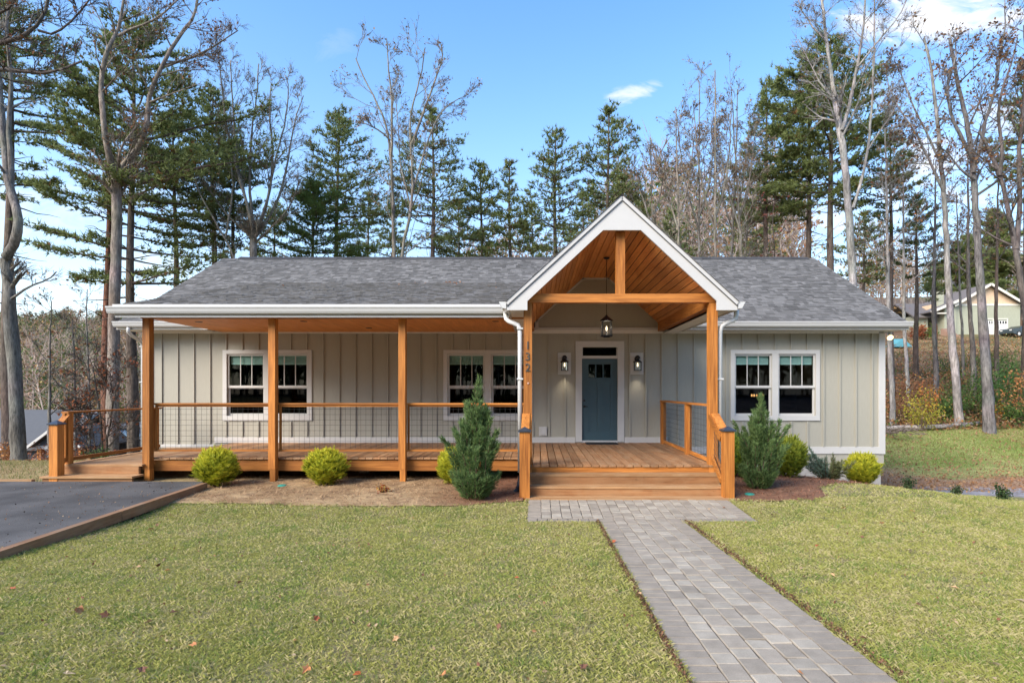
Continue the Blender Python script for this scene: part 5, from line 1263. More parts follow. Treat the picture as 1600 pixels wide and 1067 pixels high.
globe_shrub(-4.03, 10.58, .73, .69, 2, 'golden globe shrub between the first two porch posts from the left')
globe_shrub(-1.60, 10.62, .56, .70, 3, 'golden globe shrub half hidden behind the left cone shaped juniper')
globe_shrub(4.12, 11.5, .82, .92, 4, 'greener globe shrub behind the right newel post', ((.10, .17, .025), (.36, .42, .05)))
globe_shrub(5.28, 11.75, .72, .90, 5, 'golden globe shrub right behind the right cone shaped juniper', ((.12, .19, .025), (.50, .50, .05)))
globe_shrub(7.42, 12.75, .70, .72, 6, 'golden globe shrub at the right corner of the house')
def plume(gl, gb, p, d, L_, w, r, c0, c1, n, curve=.25):
    "a feathery upright shoot"
    m = 6; s = np.linspace(0, 1, m); d = unit(np.array(d, float)); P = np.array(p) + d * L_ * s[:, None]; P[:, 2] += curve * L_ * s ** 2 * (1 - d[2]); P[:, :2] += np.cumsum(r.normal(0, .008 * L_ / .5, (m, 2)), 0)
    gb.tube(P, np.linspace(.010, .003, m), 4, (.13, .085, .055))
    u = r.uniform(.05, 1, n) ** .85; f = u * (m - 1); i = np.minimum(f.astype(int), m - 2); Q = P[i] + (P[i + 1] - P[i]) * (f - i)[:, None]; ax = P[np.minimum(i + 1, m - 1)] - P[i]; ax /= np.linalg.norm(ax, axis=1)[:, None]
    o = rand_dirs(n, r); o -= ax * (o * ax).sum(1)[:, None]; o /= np.maximum(np.linalg.norm(o, axis=1), 1e-6)[:, None]
    wd = w * np.sin(np.clip(.35 + u * 2.6, 0, 3.05)) * r.uniform(.25, 1, n); Q = Q + o * wd[:, None]
    dd = ax * 1.0 + o * .55 + rand_dirs(n, r) * .28; dd /= np.linalg.norm(dd, axis=1)[:, None]; sd = np.cross(dd, rand_dirs(n, r)); sd /= np.maximum(np.linalg.norm(sd, axis=1), 1e-6)[:, None]
    tone = r.uniform(0, 1, n); ct = c0 + (c1 - c0) * tone[:, None]; cb = c0 * .8 + ct * .2; ll = r.uniform(.05, .115, n)
    blades(Q, dd, sd, ll, .016, cb, ct, gl)
    for s_ in (-1, 1):
        e = dd + sd * s_ * .6; e /= np.linalg.norm(e, axis=1)[:, None]; blades(Q + dd * (ll * .3)[:, None], e, np.cross(e, o), ll * .6, .011, cb * .4 + ct * .6, ct, gl)
def juniper(x, y, h, w, seed, label, c0=(.065, .12, .04), c1=(.26, .37, .13), spec=None):
    r = np.random.default_rng(seed); z = float(gz(x, y)); t = thing('upright_juniper', (x, y, z), label, 'shrub', 'cone shaped junipers by the steps'); gl, gb = G(), G(); c0, c1 = np.array(c0), np.array(c1)
    gb.tube([(x, y, z - .1), (x, y, z + h * .5), (x, y, z + h * .95)], [.035, .02, .004], 6, (.13, .085, .055))
    plume(gl, gb, (x, y, z + h * .42), (.0, 0, 1), h * .58, w * .11, r, c0, c1, 420, 0)
    K = 36
    for k in range(K):
        a = k * 2.4 + r.uniform(-.3, .3); f = k / K; zb = z + .04 + h * .50 * f; out = w * .5 * (1 - .6 * f) * r.uniform(.55, 1.1)
        L_ = h * (.30 + .16 * r.random()) * (1 - .2 * f); tilt = out / L_ * .9
        q = .62 - .35 * f; tilt *= (1.15 - q); plume(gl, gb, (x + q * out * math.cos(a), y + q * out * math.sin(a), zb), (math.cos(a) * tilt, math.sin(a) * tilt, 1), L_, w * .062, r, c0, c1, 170, .1)
    for k in range(20):
        a = k * 2.4; o_ = w * .34 * r.uniform(.5, 1.05); plume(gl, gb, (x + .5 * o_ * math.cos(a), y + .5 * o_ * math.sin(a), z + .01), (math.cos(a) * .5, math.sin(a) * .5, .9), h * r.uniform(.16, .26), w * .075, r, c0, c1, 130, .1)
    if spec:
        for (dx, dz, tx, tz, L_) in spec: plume(gl, gb, (x + dx, y - .1, z + dz), (tx, -.1, tz), L_, .055, r, c0, c1, 210, .1)
    gb.build('stem', M['bark'], t, kind='stuff'); gl.build('foliage', M['needles'], t, kind='stuff'); return t
juniper(-1.03, 9.22, 2.02, .86, 11, 'tall cone shaped juniper left of the entry steps', spec=[(-.1, .45, -.55, .75, .72), (.05, .3, .45, .8, .72), (-.1, .5, -.3, .9, .72), (.1, .35, .35, 1, .85), (0, .9, .12, 1, .6)])
juniper(4.05, 10.15, 1.72, .74, 12, 'cone shaped juniper right of the entry steps', spec=[(-.1, .6, -.55, .8, .75), (-.05, .75, -.35, 1, .62), (.1, .5, .45, .8, .75), (.1, .35, .55, .7, .6), (.12, .7, .35, 1, .6)])
def spread_juniper():
    r = np.random.default_rng(31); x, y = 6.42, 12.3; z = float(gz(x, y)); t = thing('spreading_juniper', (x, y, z), 'blue grey spreading juniper against the right foundation', 'shrub'); gl, gb = G(), G()
    for k in range(26):
        a = r.uniform(0, 6.28); left = k < 14
        d = (-r.uniform(.25, .75), r.normal(0, .25), r.uniform(.35, .95)) if left else (r.uniform(-.2, .85), r.normal(0, .35), r.uniform(.3, .8))
        L_ = r.uniform(.45, .92) if left else r.uniform(.35, .62)
        c0, c1 = (np.array((.10, .155, .10)), np.array((.27, .36, .27))) if left else (np.array((.13, .15, .06)), np.array((.29, .30, .14)))
        plume(gl, gb, (x + r.normal(0, .05), y + r.normal(0, .05), z), d, L_, .05, r, c0, c1, 100, .2)
    gb.build('stem', M['bark'], t); gl.build('foliage', M['needles'], t)
spread_juniper()
def small_shrub(px, Y, d, h, seed, label, c0, c1, name='low_shrub', n=500, leaf=.05, group=None):
    x = (px - VX) * Y / F; z = float(gz(x, Y)); r = np.random.default_rng(seed); t = thing(name, (x, Y, z), label, 'shrub', group); gb, gl = G(), G(); P = []
    for k in range(max(8, n // 60)):
        a = r.uniform(0, 6.28); q = r.uniform(.2, 1); e = np.array((x + d / 2 * q * math.cos(a), Y + d / 2 * q * math.sin(a), z + h * r.uniform(.45, 1) * (1.05 - .35 * q)))
        gb.tube([(x, Y, z - .03), (np.array((x, Y, z)) + e) / 2 + r.normal(0, .03 * d, 3), e], [.010 + .008 * h, .007, .004], 4, (.14, .10, .07)); m = n // max(8, n // 60)
        u = r.uniform(.3, 1, m)[:, None]; P.append(np.array((x, Y, z)) * (1 - u) + e * u + r.normal(0, .07 * max(d, .4), (m, 3)))
    P = np.concatenate(P); P[:, 2] = np.maximum(P[:, 2], z + .01); leaves(gl, P, r, leaf, [np.array(c0), np.array(c1), (np.array(c0) + np.array(c1)) / 2])
    gb.build('stem', M['bark'], t, kind='stuff'); gl.build('foliage', M['leafy'], t, kind='stuff'); return t
small_shrub(597, 9.75, .26, .24, 41, 'tiny red and yellow nandina in the mulch bed', (.34, .05, .025), (.42, .26, .05), 'nandina', 140, .045)
small_shrub(1421, 10.9, .32, .30, 42, 'low dark green shrub at the lawn crest, nearest the house', (.035, .06, .025), (.06, .095, .035), n=260, group='low shrubs behind the lawn crest')
small_shrub(1497, 10.7, .30, .26, 43, 'smallest low shrub at the lawn crest, in the middle', (.035, .06, .025), (.06, .095, .035), n=200, group='low shrubs behind the lawn crest')
small_shrub(1563, 10.2, .34, .36, 44, 'low dark green shrub at the lawn crest, farthest right', (.03, .06, .022), (.06, .10, .03), n=340, group='low shrubs behind the lawn crest')
# hillside brush
HB = [(1440, 26.5, 2.3, 2.3, (.30, .27, .03), (.42, .36, .05), 'bright yellow bush at the foot of the right hillside', 900, .10), (1452, 28.0, 1.5, 3.3, (.42, .13, .04), (.45, .26, .05), 'orange leaved sapling behind the yellow bush', 420, .10),
      (1478, 28.5, 3.2, 1.3, (.05, .11, .025), (.10, .18, .04), 'green bush left of the straight pale trunk', 1300, .11), (1516, 29.0, 3.6, 1.9, (.05, .09, .02), (.10, .15, .03), 'green bush between the two thick trunks', 1500, .11),
      (1570, 31.0, 4.6, 3.0, (.04, .10, .025), (.09, .18, .04), 'big green laurel right of the thickest grey trunk', 2200, .13), (1592, 27.5, 2.6, 1.6, (.05, .10, .02), (.12, .19, .04), 'green bush at the right edge of the slope', 1200, .11),
      (1588, 28.5, 2.2, 2.6, (.42, .17, .06), (.48, .24, .09), 'pale orange leaved bush at the right edge of the slope', 420, .13), (1556, 27.6, 1.2, 1.5, (.40, .24, .03), (.44, .16, .03), 'small yellow orange sapling beside the thickest trunk', 160, .10),
      (1410, 30.0, 2.6, 2.0, (.16, .07, .035), (.26, .13, .06), 'brown brush behind the house corner trunk', 700, .11), (1430, 33, 3.4, 2.2, (.20, .085, .04), (.28, .13, .06), 'rust brown brush on the hillside', 900, .12),
      (1400, 28.2, 2.2, 1.6, (.22, .09, .04), (.30, .16, .07), 'rust brush hugging the trunk nearest the house corner', 600, .10), (1530, 33, 4.0, 2.0, (.07, .13, .03), (.14, .21, .05), 'olive green brush behind the two thick trunks', 1200, .12), (1500, 36, 4.0, 2.2, (.24, .12, .05), (.33, .19, .08), 'rusty thicket halfway up the hillside', 1000, .13), (1580, 38, 5.0, 2.6, (.08, .14, .035), (.15, .22, .06), 'broad green thicket high on the right slope', 1500, .14), (1545, 44, 4.5, 2.0, (.10, .13, .04), (.20, .20, .06), 'yellow green brush below the garage', 1000, .16),
      (1486, 40, 3.0, 1.8, (.06, .10, .03), (.12, .15, .04), 'dull green bush below the hillside house', 800, .14), (1447, 66, 3.2, 2.6, (.10, .16, .03), (.18, .24, .05), 'rounded green shrub by the hillside house porch', 600, .22), (1432, 66, 3.0, 2.4, (.26, .07, .03), (.34, .12, .05), 'red shrub left of the hillside house porch', 600, .22)]
for i, (px, Y, d, h, c0, c1, lab, n, lf) in enumerate(HB): small_shrub(px, Y, d, h, 50 + i, lab, c0, c1, 'wild_bush', n, lf, 'bushes on the right hillside')
small_shrub(12, 24, 2.2, 2.0, 70, 'orange bush in front of the lower left house', (.34, .13, .04), (.40, .20, .07), 'wild_bush', 700, .10, 'bushes left of the driveway')
small_shrub(150, 17.0, 1.0, .55, 71, 'dark green low shrub behind the side landing', (.04, .08, .02), (.08, .13, .03), 'wild_bush', 500, .07, 'bushes left of the driveway')
small_shrub(60, 21.5, 3.0, .8, 72, 'reddish low brush under the crooked trunk', (.20, .08, .05), (.28, .14, .09), 'wild_bush', 700, .08, 'bushes left of the driveway')
small_shrub(120, 21, 2.6, 1.2, 73, 'rusty brush behind the landing rail', (.22, .08, .04), (.30, .13, .06), 'wild_bush', 800, .09, 'bushes left of the driveway')
lg = G(); A = wp(1383, 656, 26.4); B_ = wp(1470, 657, 26.6); Cc_ = wp(1538, 657, 27.2)
for q in (A, B_, Cc_): q[2] = float(gz(q[0], q[1])) + .16
lg.tube([A + (-1.5, 0, 0), A, B_, Cc_], [.13, .13, .11, .08], 7, (.36, .31, .27), cap=True); tag(lg.build('fallen_log', M['bark'], smooth=True), 'long fallen log lying along the foot of the right hillside', 'log')
br = G()
rb = np.random.default_rng(5)
for k in range(26):
    c = wp(1398, 672, 25.0) + rb.normal(0, (.55, .3, .1)); d = rand_dirs(1, rb)[0] * (1, .6, .45); br.tube([c - d * .6, c + rb.normal(0, .05, 3), c + d * .6], [.022, .018, .008], 4, (.20, .15, .12))
bp = br.build('brush_pile', M['bark']); tag(bp, 'heap of dead branches beside the right house corner', 'brush pile', kind='stuff')

# ---------------------------------------------------------------- grass and litter
def lawn_grass():
    r = np.random.default_rng(91); g = G()
    def zone(n, x0, x1, y0, y1, hmin, hmax, wid, fan=False):
        x = r.uniform(x0, x1, n); y = y0 + (y1 - y0) * r.random(n)
        if fan: x = x * y; wid = wid * (y / 3.5) ** .8     # blades thin out and widen with distance
        k = lawn_mask(x, y, .0) & (r.random(n) > .6 * ss(.60, .74, fbm(x * 3.1, y * 3.1, 65))); x, y = x[k], y[k]; wid = wid[k] if fan else wid; n = len(x); z = gz(x, y) + .008
        cl = fbm(x * 1.1, y * 1.1, 61); cl2 = fbm(x * 6, y * 6, 62); cl3 = fbm(x * 2.7, y * 2.7, 63)
        h = (hmin + (hmax - hmin) * r.random(n) ** 1.4) * (.75 + .6 * cl2)
        az = r.uniform(0, 6.283, n); el = r.uniform(.45, 1.45, n); d = np.stack([np.cos(az) * np.cos(el), np.sin(az) * np.cos(el), np.sin(el)], 1)
        fa = r.uniform(0, 6.283, n); sd = np.stack([np.cos(fa), np.sin(fa), np.zeros(n)], 1)
        green = mix3((.32, .33, .082), (.42, .41, .125), r.random(n)); dry = mix3((.45, .40, .175), (.55, .475, .25), r.random(n)); lush = mix3((.20, .27, .055), (.31, .35, .095), r.random(n))
        pd = np.clip(.40 + .45 * (cl - .5) + 1.0 * (cl2 - .5) + .6 * (cl3 - .5), .08, .85); c = np.where((r.random(n) < pd)[:, None], dry, green)
        c = np.where((r.random(n) < np.clip(2.2 * (cl3 - .52), 0, .55))[:, None], lush, c)
        base = np.stack([x, y, z], 1); w = wid * r.uniform(.7, 1.3, n)
        mid = base + d * (h * .6)[:, None]; tip = base + d * h[:, None] + np.stack([np.cos(az), np.sin(az), -.3 * np.ones(n)], 1) * (h * .35)[:, None]
        V1 = np.stack([base - sd * w[:, None] / 2, base + sd * w[:, None] / 2, mid + sd * w[:, None] * .4], 1); V2 = np.stack([base - sd * w[:, None] / 2, mid + sd * w[:, None] * .4, tip], 1)
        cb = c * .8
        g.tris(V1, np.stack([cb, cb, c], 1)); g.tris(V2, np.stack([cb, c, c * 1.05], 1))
    zone(640000, -1.0, .92, 2.7, 9.4, .016, .046, .0034, True)
    zone(45000, 3.0, 13, 9.0, 15.5, .03, .06, .009)
    # taller, greener tufts
    m = 420; tx = r.uniform(-6, 9, m); ty = 2.7 + 7 * r.random(m) ** 1.2; q = 34; x = np.repeat(tx, q) + r.normal(0, .035, m * q); y = np.repeat(ty, q) + r.normal(0, .035, m * q); k = lawn_mask(x, y); x, y = x[k], y[k]; n = len(x)
    az = r.uniform(0, 6.283, n); el = r.uniform(.7, 1.5, n); d = np.stack([np.cos(az) * np.cos(el), np.sin(az) * np.cos(el), np.sin(el)], 1); c = mix3((.15, .25, .05), (.27, .36, .09), r.random(n))
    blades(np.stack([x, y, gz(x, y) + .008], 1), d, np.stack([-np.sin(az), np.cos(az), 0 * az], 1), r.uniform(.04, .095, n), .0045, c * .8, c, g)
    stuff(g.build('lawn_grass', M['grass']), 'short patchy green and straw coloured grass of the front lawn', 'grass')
lawn_grass()
def rough_grass():
    r = np.random.default_rng(92); g = G()
    def zone(n, x0, x1, y0, y1, h0, w, gf, cm):
        x = r.uniform(x0, x1, n); y = r.uniform(y0, y1, n); keep = gf(x, y, r.random(n)); x, y = x[keep], y[keep]; n = len(x); z = gz(x, y) - .01; az = r.uniform(0, 6.283, n); el = r.uniform(.5, 1.4, n)
        d = np.stack([np.cos(az) * np.cos(el), np.sin(az) * np.cos(el), np.sin(el)], 1); sd = np.stack([-np.sin(az), np.cos(az), 0 * az], 1); c = cm(n, x, y); blades(np.stack([x, y, z], 1), d, sd, h0 * r.uniform(.5, 1.4, n), w, c * .8, c, g)
    gm = lambda n, x, y: np.where((r.random(n) < np.clip(.66 + 1.5 * (fbm(x / 3, y / 3, 71) - .5), .1, .95))[:, None], mix3((.22, .30, .07), (.33, .38, .105), r.random(n)), mix3((.36, .32, .14), (.47, .385, .19), r.random(n)))
    zone(110000, 8.5, 30, 19.2, 27.5, .085, .022, lambda x, y, q: (q < ss(19.8, 21.8, y + 2.5 * (fbm(x / 6, y / 6, 12) - .5))) & (y < 26.2 + .10 * (x - 14)), gm)
    zone(40000, 8.5, 28, 16.6, 21, .07, .02, lambda x, y, q: q < .35, lambda n, x, y: mix3((.34, .20, .12), (.42, .28, .17), r.random(n)))
    sm = lambda n, x, y: np.where((r.random(n) < .4)[:, None], mix3((.16, .20, .05), (.22, .24, .07), r.random(n)), mix3((.36, .28, .13), (.46, .36, .19), r.random(n)))
    zone(50000, -22, -8.6, 10.5, 19, .07, .014, lambda x, y, q: (q < .9) & ((x < -9.4) | (y > 14.5)), sm)
    stuff(g.build('rough_grass', M['grass']), 'rough grass on the slopes beside the house', 'grass')
    gl = G()
    n = 34000; y = 26.5 + 42 * r.random(n) ** 1.7; x = y * r.uniform(.58, .95, n); keep = y > 26.0 + .10 * (x - 14) + r.normal(0, .5, n); x, y = x[keep], y[keep]
    leaves(gl, np.stack([x, y, gz(x, y) + .02 + r.random(len(x)) ** 4 * .5], 1), r, .15, [(.26, .13, .06), (.34, .19, .09), (.20, .09, .045), (.38, .17, .06), (.42, .29, .16), (.10, .15, .04), (.13, .17, .05)])
    n = 9000; y = r.uniform(16, 34, n); x = r.uniform(-26, -10, n); leaves(gl, np.stack([x, y, gz(x, y) + .02], 1), r, .12, [(.30, .15, .07), (.36, .21, .10), (.24, .09, .05)])
    n = 5000; y = r.uniform(16.5, 26, n); x = y * r.uniform(.5, .95, n); leaves(gl, np.stack([x, y, gz(x, y) + .02], 1), r, .10, [(.34, .18, .09), (.42, .26, .14)])
    stuff(gl.build('leaf_litter', M['leafy']), 'brown fallen leaves covering the wooded slopes', 'leaf litter')
rough_grass()
def mulch_straw():
    r = np.random.default_rng(93); g = G(); n = 80000; x = r.uniform(-6.2, 8.7, n); y = r.uniform(8.7, 13.6, n); k = in_mulch(x, y) & ~lawn_mask(x, y); x, y = x[k], y[k]; n = len(x)
    z = gz(x, y) + .004 + .03 * fbm(x * 5, y * 5, 45) + .004; az = r.uniform(0, 6.283, n); d = np.stack([np.cos(az), np.sin(az), r.normal(.12, .25, n)], 1); sd = np.stack([-np.sin(az), np.cos(az), 0 * az], 1); red = ss(-2.4, -.7, x)
    c = mix3((.43, .29, .165), (.27, .115, .065), np.clip(red + r.normal(0, .25, n), 0, 1)) * r.uniform(.35, 1.5, n)[:, None]
    blades(np.stack([x, y, z], 1), d, sd, r.uniform(.04, .12, n), .013, c, c, g); stuff(g.build('mulch_chips', M['leafy']), 'shredded bark and pine straw of the planting beds', 'mulch')
mulch_straw()
# soil crumbs and litter along the walk edge
def crumbs():
    r = np.random.default_rng(94); g = G(); n = 5200; s = r.integers(0, 2, n); y = r.uniform(2.6, 7.9, n); x = np.where(s, WX1 + .02 + np.abs(r.normal(0, .03, n)), WX0 - .02 - np.abs(r.normal(0, .018, n)))
    leaves(g, np.stack([x, y, gz(x, y) + .022 + r.uniform(0, .012, n)], 1), r, .020, [(.18, .09, .055), (.25, .13, .07), (.10, .06, .04)], 0); stuff(g.build('edge_soil', M['leafy']), 'reddish soil crumbs along both edges of the paved walk', 'soil')
crumbs()
def debris():
    r = np.random.default_rng(95); g = G(); n = 420; y = r.uniform(5.5, 10.3, n); x = drive_edge(y) - .02 - np.abs(r.normal(0, 1.6, n)); leaves(g, np.stack([x, y, np.full(n, .124)], 1), r, .028, [(.30, .17, .09), (.16, .09, .05), (.36, .27, .17), (.05, .045, .04)], 0)
    n = 900; y = r.uniform(2.8, 8.8, n); x = r.uniform(-5.8, 8, n); k = lawn_mask(x, y, .05); leaves(g, np.stack([x, y, gz(x, y) + .035], 1)[k], r, .03, [(.34, .18, .09), (.20, .09, .05), (.44, .32, .2)], 0)
    stuff(g.build('leaf_bits', M['leafy']), 'crumbs of dry leaves scattered on lawn and driveway', 'leaf bits')
debris()
# single fallen leaves
def leaf_mesh(seed):
    r = np.random.default_rng(seed); g = G(); n = 9; out = []
    for i in range(n):
        a = -2.5 + 5.0 * i / (n - 1); rad = (.9 if i % 2 == 0 else .5) * (1 - .12 * abs(a)) * r.uniform(.85, 1.1); out.append((rad * math.cos(a), rad * math.sin(a) * .8, .25 * abs(math.sin(a)) + r.normal(0, .08)))
    v = [(-.25, 0, .05)] + out; g.add(v + [(-.9, 0, .12), (-.88, .04, .12)], [[0, i, i + 1] for i in range(1, n)] + [[0, n + 1, n + 2]]); return g.mesh('fallen_leaf')
LM = [leaf_mesh(s) for s in range(5)]
LC = {'tan': (.52, .31, .16), 'russet': (.32, .085, .03), 'brown': (.17, .075, .04), 'pale': (.55, .45, .34), 'orange': (.46, .19, .07)}
LMAT = {k: paint('leaf_' + k, c, .7, .25, .2, 30) for k, c in LC.items()}
LV = [(237, 828, 'tan', 1.3), (246, 822, 'brown', .8), (268, 806, 'orange', .9), (218, 888, 'tan', 1.1), (248, 886, 'brown', 1), (263, 893, 'orange', .8), (325, 893, 'tan', .8), (376, 912, 'brown', 1.1), (20, 922, 'russet', 1.1), (120, 956, 'orange', 1.5), (165, 964, 'brown', 1.1), (233, 975, 'tan', 1.0), (273, 959, 'brown', 1.0), (304, 1010, 'orange', .8), (106, 1057, 'pale', .9), (222, 1051, 'brown', 1), (480, 1048, 'orange', 1.1), (693, 1058, 'orange', 1.0), (455, 806, 'pale', 1), (494, 970, 'russet', .9), (470, 880, 'pale', .7), (808, 905, 'russet', .8), (911, 1046, 'brown', 1), (660, 900, 'brown', .7), (560, 850, 'tan', .8), (960, 846, 'russet', 1.1), (1000, 930, 'tan', .7), (1318, 795, 'orange', 1.2), (1426, 800, 'orange', 1.3), (1378, 819, 'russet', 1), (1277, 854, 'russet', .9), (1142, 833, 'russet', .9), (1348, 841, 'brown', .9), (1422, 861, 'pale', .9), (1523, 849, 'brown', .8), (1205, 805, 'brown', 1), (1300, 900, 'tan', .8), (1437, 948, 'brown', 1.0), (1555, 1042, 'pale', 1.2), (1597, 942, 'pale', 1.1), (1490, 920, 'tan', .9), (1350, 1000, 'brown', .8), (1132, 793, 'brown', .9), (1108, 795, 'tan', .8), (700, 830, 'brown', .6), (620, 1000, 'tan', .8), (85, 800, 'tan', .5), (180, 790, 'tan', .45), (780, 980, 'brown', .8), (560, 1058, 'russet', .9), (1250, 1050, 'orange', .6), (690, 442, 'orange', 0)]
LW = {'tan': 'tan curled oak leaf', 'russet': 'russet red oak leaf', 'brown': 'dark brown curled leaf', 'pale': 'pale bleached leaf', 'orange': 'orange brown oak leaf'}
rl = np.random.default_rng(17); LP = {}
for i, (px, py, kc, sz) in enumerate(LV):
    if not sz: continue
    Y = 6.0
    for _ in range(30): z = float(gz((px - VX) * Y / F, Y)); Y = F * (CZ - z - .03) / (py - VY)
    x = (px - VX) * Y / F; onp = bool(on_paving(np.array(x), np.array(Y))); ond = x < drive_edge(Y); me = LM[i % 5]
    if len(me.materials) == 0: me.materials.append(LMAT['tan'])
    o = bpy.data.objects.new('fallen_leaf', me); C.objects.link(o); o.material_slots[0].link = 'OBJECT'; o.material_slots[0].material = LMAT[kc]
    o.location = (x, Y, (.125 if ond else float(gz(x, Y)) + (.03 if onp else .045))); s = .05 * sz; o.scale = (s, s, s); o.rotation_euler = (rl.normal(0, .35), rl.normal(0, .35), rl.uniform(0, 6.28))
    LP.setdefault((kc, 'on the paving' if onp else 'on the driveway' if ond else ('on lawn left of walk' if x < 1.4 else 'on lawn right of walk')), []).append((px, o))
ORD = ['leftmost', 'second from left', 'third from left', 'fourth from left', 'fifth from left', 'sixth from left', 'seventh from left', 'eighth from left', 'ninth from left', 'tenth from left', 'eleventh from left', 'twelfth from left', 'thirteenth from left']
for (kc, where), lst in LP.items():
    for i, (px, o) in enumerate(sorted(lst, key=lambda q: q[0])):
        tag(o, (LW[kc] + ' ' + where) if len(lst) == 1 else f'{LW[kc]} {where}, {ORD[i]} of its colour', 'leaf', 'single fallen leaves')
# leaves caught on the roof
rg = G(); rq = np.random.default_rng(19); n = 50; x = np.concatenate([rq.normal(-2.45, .18, 26), rq.uniform(-7, 0, 24)]); y = np.concatenate([rq.normal(15.95, .06, 26), rq.uniform(14.5, 16.2, 24)])
leaves(rg, np.stack([x, y, SZ + SS * (y - SY) + .03], 1), rq, .06, [(.24, .11, .06), (.30, .16, .09)], 0)
stuff(rg.build('roof_leaves', M['leafy']), 'few rusty leaves caught on the porch roof shingles', 'leaves')
def lid(px, Y, lab):
    x = (px - VX) * Y / F; z = float(gz(x, Y)) + .02; g = G(); g.tube([(x, Y, z - .05), (x, Y, z + .015), (x, Y, z + .03)], [.085, .085, .06], 16, cap=True); o = g.build('valve_cover', paint('valve_green_%d' % px, (.03, .25, .19), .5, .1), smooth=False); tag(o, lab, 'valve cover', 'green irrigation lids')
lid(1171, 9.55, 'round green irrigation lid in the mulch right of the steps'); lid(441, 10.4, 'round teal irrigation lid in front of the second porch post')

# ---------------------------------------------------------------- the house on the right hillside
for nm, c in (('sage', (.36, .365, .27)), ('tan_siding', (.66, .48, .32)), ('cream_trim', (.70, .66, .56)), ('brown_roof', (.145, .13, .125)), ('garage_white', (.66, .64, .60)), ('brick_tan', (.30, .19, .14)), ('blue_grey', (.085, .105, .125)), ('roof_grey', (.085, .088, .094)), ('concrete', (.40, .38, .36)), ('tarp', (.09, .28, .32)), ('rubber', (.02, .02, .02))): paint(nm, c, .8, .08, .1, 4)
glass('far_glass', (.05, .055, .06))
Yn = 72.0; sn_ = F / Yn; hx = lambda p: (p - VX) / sn_; hz_ = lambda p: CZ + (VY - p) / sn_
nb = thing('hillside_house', (hx(1520), Yn, hz_(527)), 'sage green house with tan gable and white garage doors on the right hillside', 'house')
Pn = lambda n, m, fn, par=None, **k: part(n, m, fn, par or nb, **k)
zb = hz_(534); ze = hz_(476); za = hz_(446); xa, xl, xr = hx(1543), hx(1492), hx(1594); zband = hz_(477)
Pn('wall', 'sage', lambda g: g.box(xl, xr, Yn, Yn + 9, zb - 3, ze))
Pn('gable', 'tan_siding', lambda g: g.prism([(xl, ze), (xr, ze), (xa, za)], 'y', Yn + .02, Yn + 8.9))
Pn('trim_band', 'cream_trim', lambda g: g.box(xl - .02, xr + .02, Yn - .06, Yn - .005, ze - .15, ze + .1))
rf = Pn('roof', 'brown_roof', lambda g: [g.beam((xa - s * .0, Yn + 4.3, za + .12), (xa + s * (xr - xa + .5), Yn + 4.3, ze - .18), 9.8, .14, (s * (za - ze), 0, xr - xa)) for s in (-1, 1)] and None)
for s in (-1, 1): Pn('rake_board', 'cream_trim', lambda g: g.beam((xa, Yn - .64, za + .06), (xa + s * (xr - xa + .5), Yn - .64, ze - .24), .05, .3, (s * .5, 0, 1)), rf)
for a, b in ((1537, 1551), (1556.5, 1573)):
    gd = Pn('garage_door', 'garage_white', lambda g: [g.box(hx(a), hx(b), Yn - .06, Yn - .01, hz_(523) + k * .46, hz_(523) + k * .46 + .43) for k in range(4)] and None)
    for k in range(4): Pn('pane', 'far_glass', lambda g: g.box(hx(a) + .08 + k * (hx(b) - hx(a)) / 4, hx(a) + (k + 1) * (hx(b) - hx(a)) / 4 - .08, Yn - .075, Yn - .061, hz_(523) + 1.45, hz_(523) + 1.75), gd)
    Pn('casing', 'cream_trim', lambda g: (g.box(hx(a) - .12, hx(a) - .01, Yn - .08, Yn, zb, hz_(499)), g.box(hx(b) + .01, hx(b) + .12, Yn - .08, Yn, zb, hz_(499)), g.box(hx(a) - .12, hx(b) + .12, Yn - .08, Yn, hz_(499), hz_(499) + .12)), gd)
wl, wr_ = hx(1438), hx(1491.5); zw = hz_(492)
Pn('wing_wall', 'sage', lambda g: (g.box(wl, hx(1460), Yn + 1.2, Yn + 8, zb - 4, zw), g.box(hx(1473), wr_, Yn - .3, Yn + 8, zb - 3, hz_(480)), g.box(hx(1460), hx(1473), Yn + 3, Yn + 8, zb - 4, zw)))
wrf = Pn('wing_roof', 'brown_roof', lambda g: (g.prism([(Yn + .6, zw - .1), (Yn + 4.6, hz_(466)), (Yn + 8.6, zw - .1), (Yn + 8.6, zw - .3), (Yn + 4.6, hz_(466) - .2), (Yn + .6, zw - .3)], 'x', wl - .4, hx(1490))))
Pn('porch_roof', 'brown_roof', lambda g: g.beam((hx(1447), Yn + .4, hz_(489)), (hx(1492), Yn + .4, hz_(470)), 2.6, .14, (-.3, 0, 1)), wrf)
Pn('porch_trim', 'cream_trim', lambda g: g.beam((hx(1447), Yn - .94, hz_(489.5)), (hx(1492), Yn - .94, hz_(470.5)), .05, .32, (-.3, 0, 1)), wrf)
Pn('porch_post', 'cream_trim', lambda g: g.box(hx(1452), hx(1454.5), Yn - .7, Yn - .5, zb - 3, hz_(489)))
Pn('porch_beam', 'cream_trim', lambda g: g.box(hx(1452), hx(1474), Yn - .72, Yn - .45, hz_(491.5), hz_(489.5)))
Pn('porch_steps', 'brick_tan', lambda g: [g.box(hx(1462), hx(1473), Yn - 1.2 - .3 * k, Yn - .9 - .3 * k, zb - 4, hz_(515) - .18 * k) for k in range(7)] and None)
chm = Pn('chimney', 'sage', lambda g: g.box(hx(1474.5), hx(1483.5), Yn + 1.0, Yn + 2.0, zw, hz_(453)))
Pn('chimney_cap', 'brown_roof', lambda g: g.box(hx(1474.2), hx(1483.8), Yn + .95, Yn + 2.05, hz_(453), hz_(451.6)), chm)
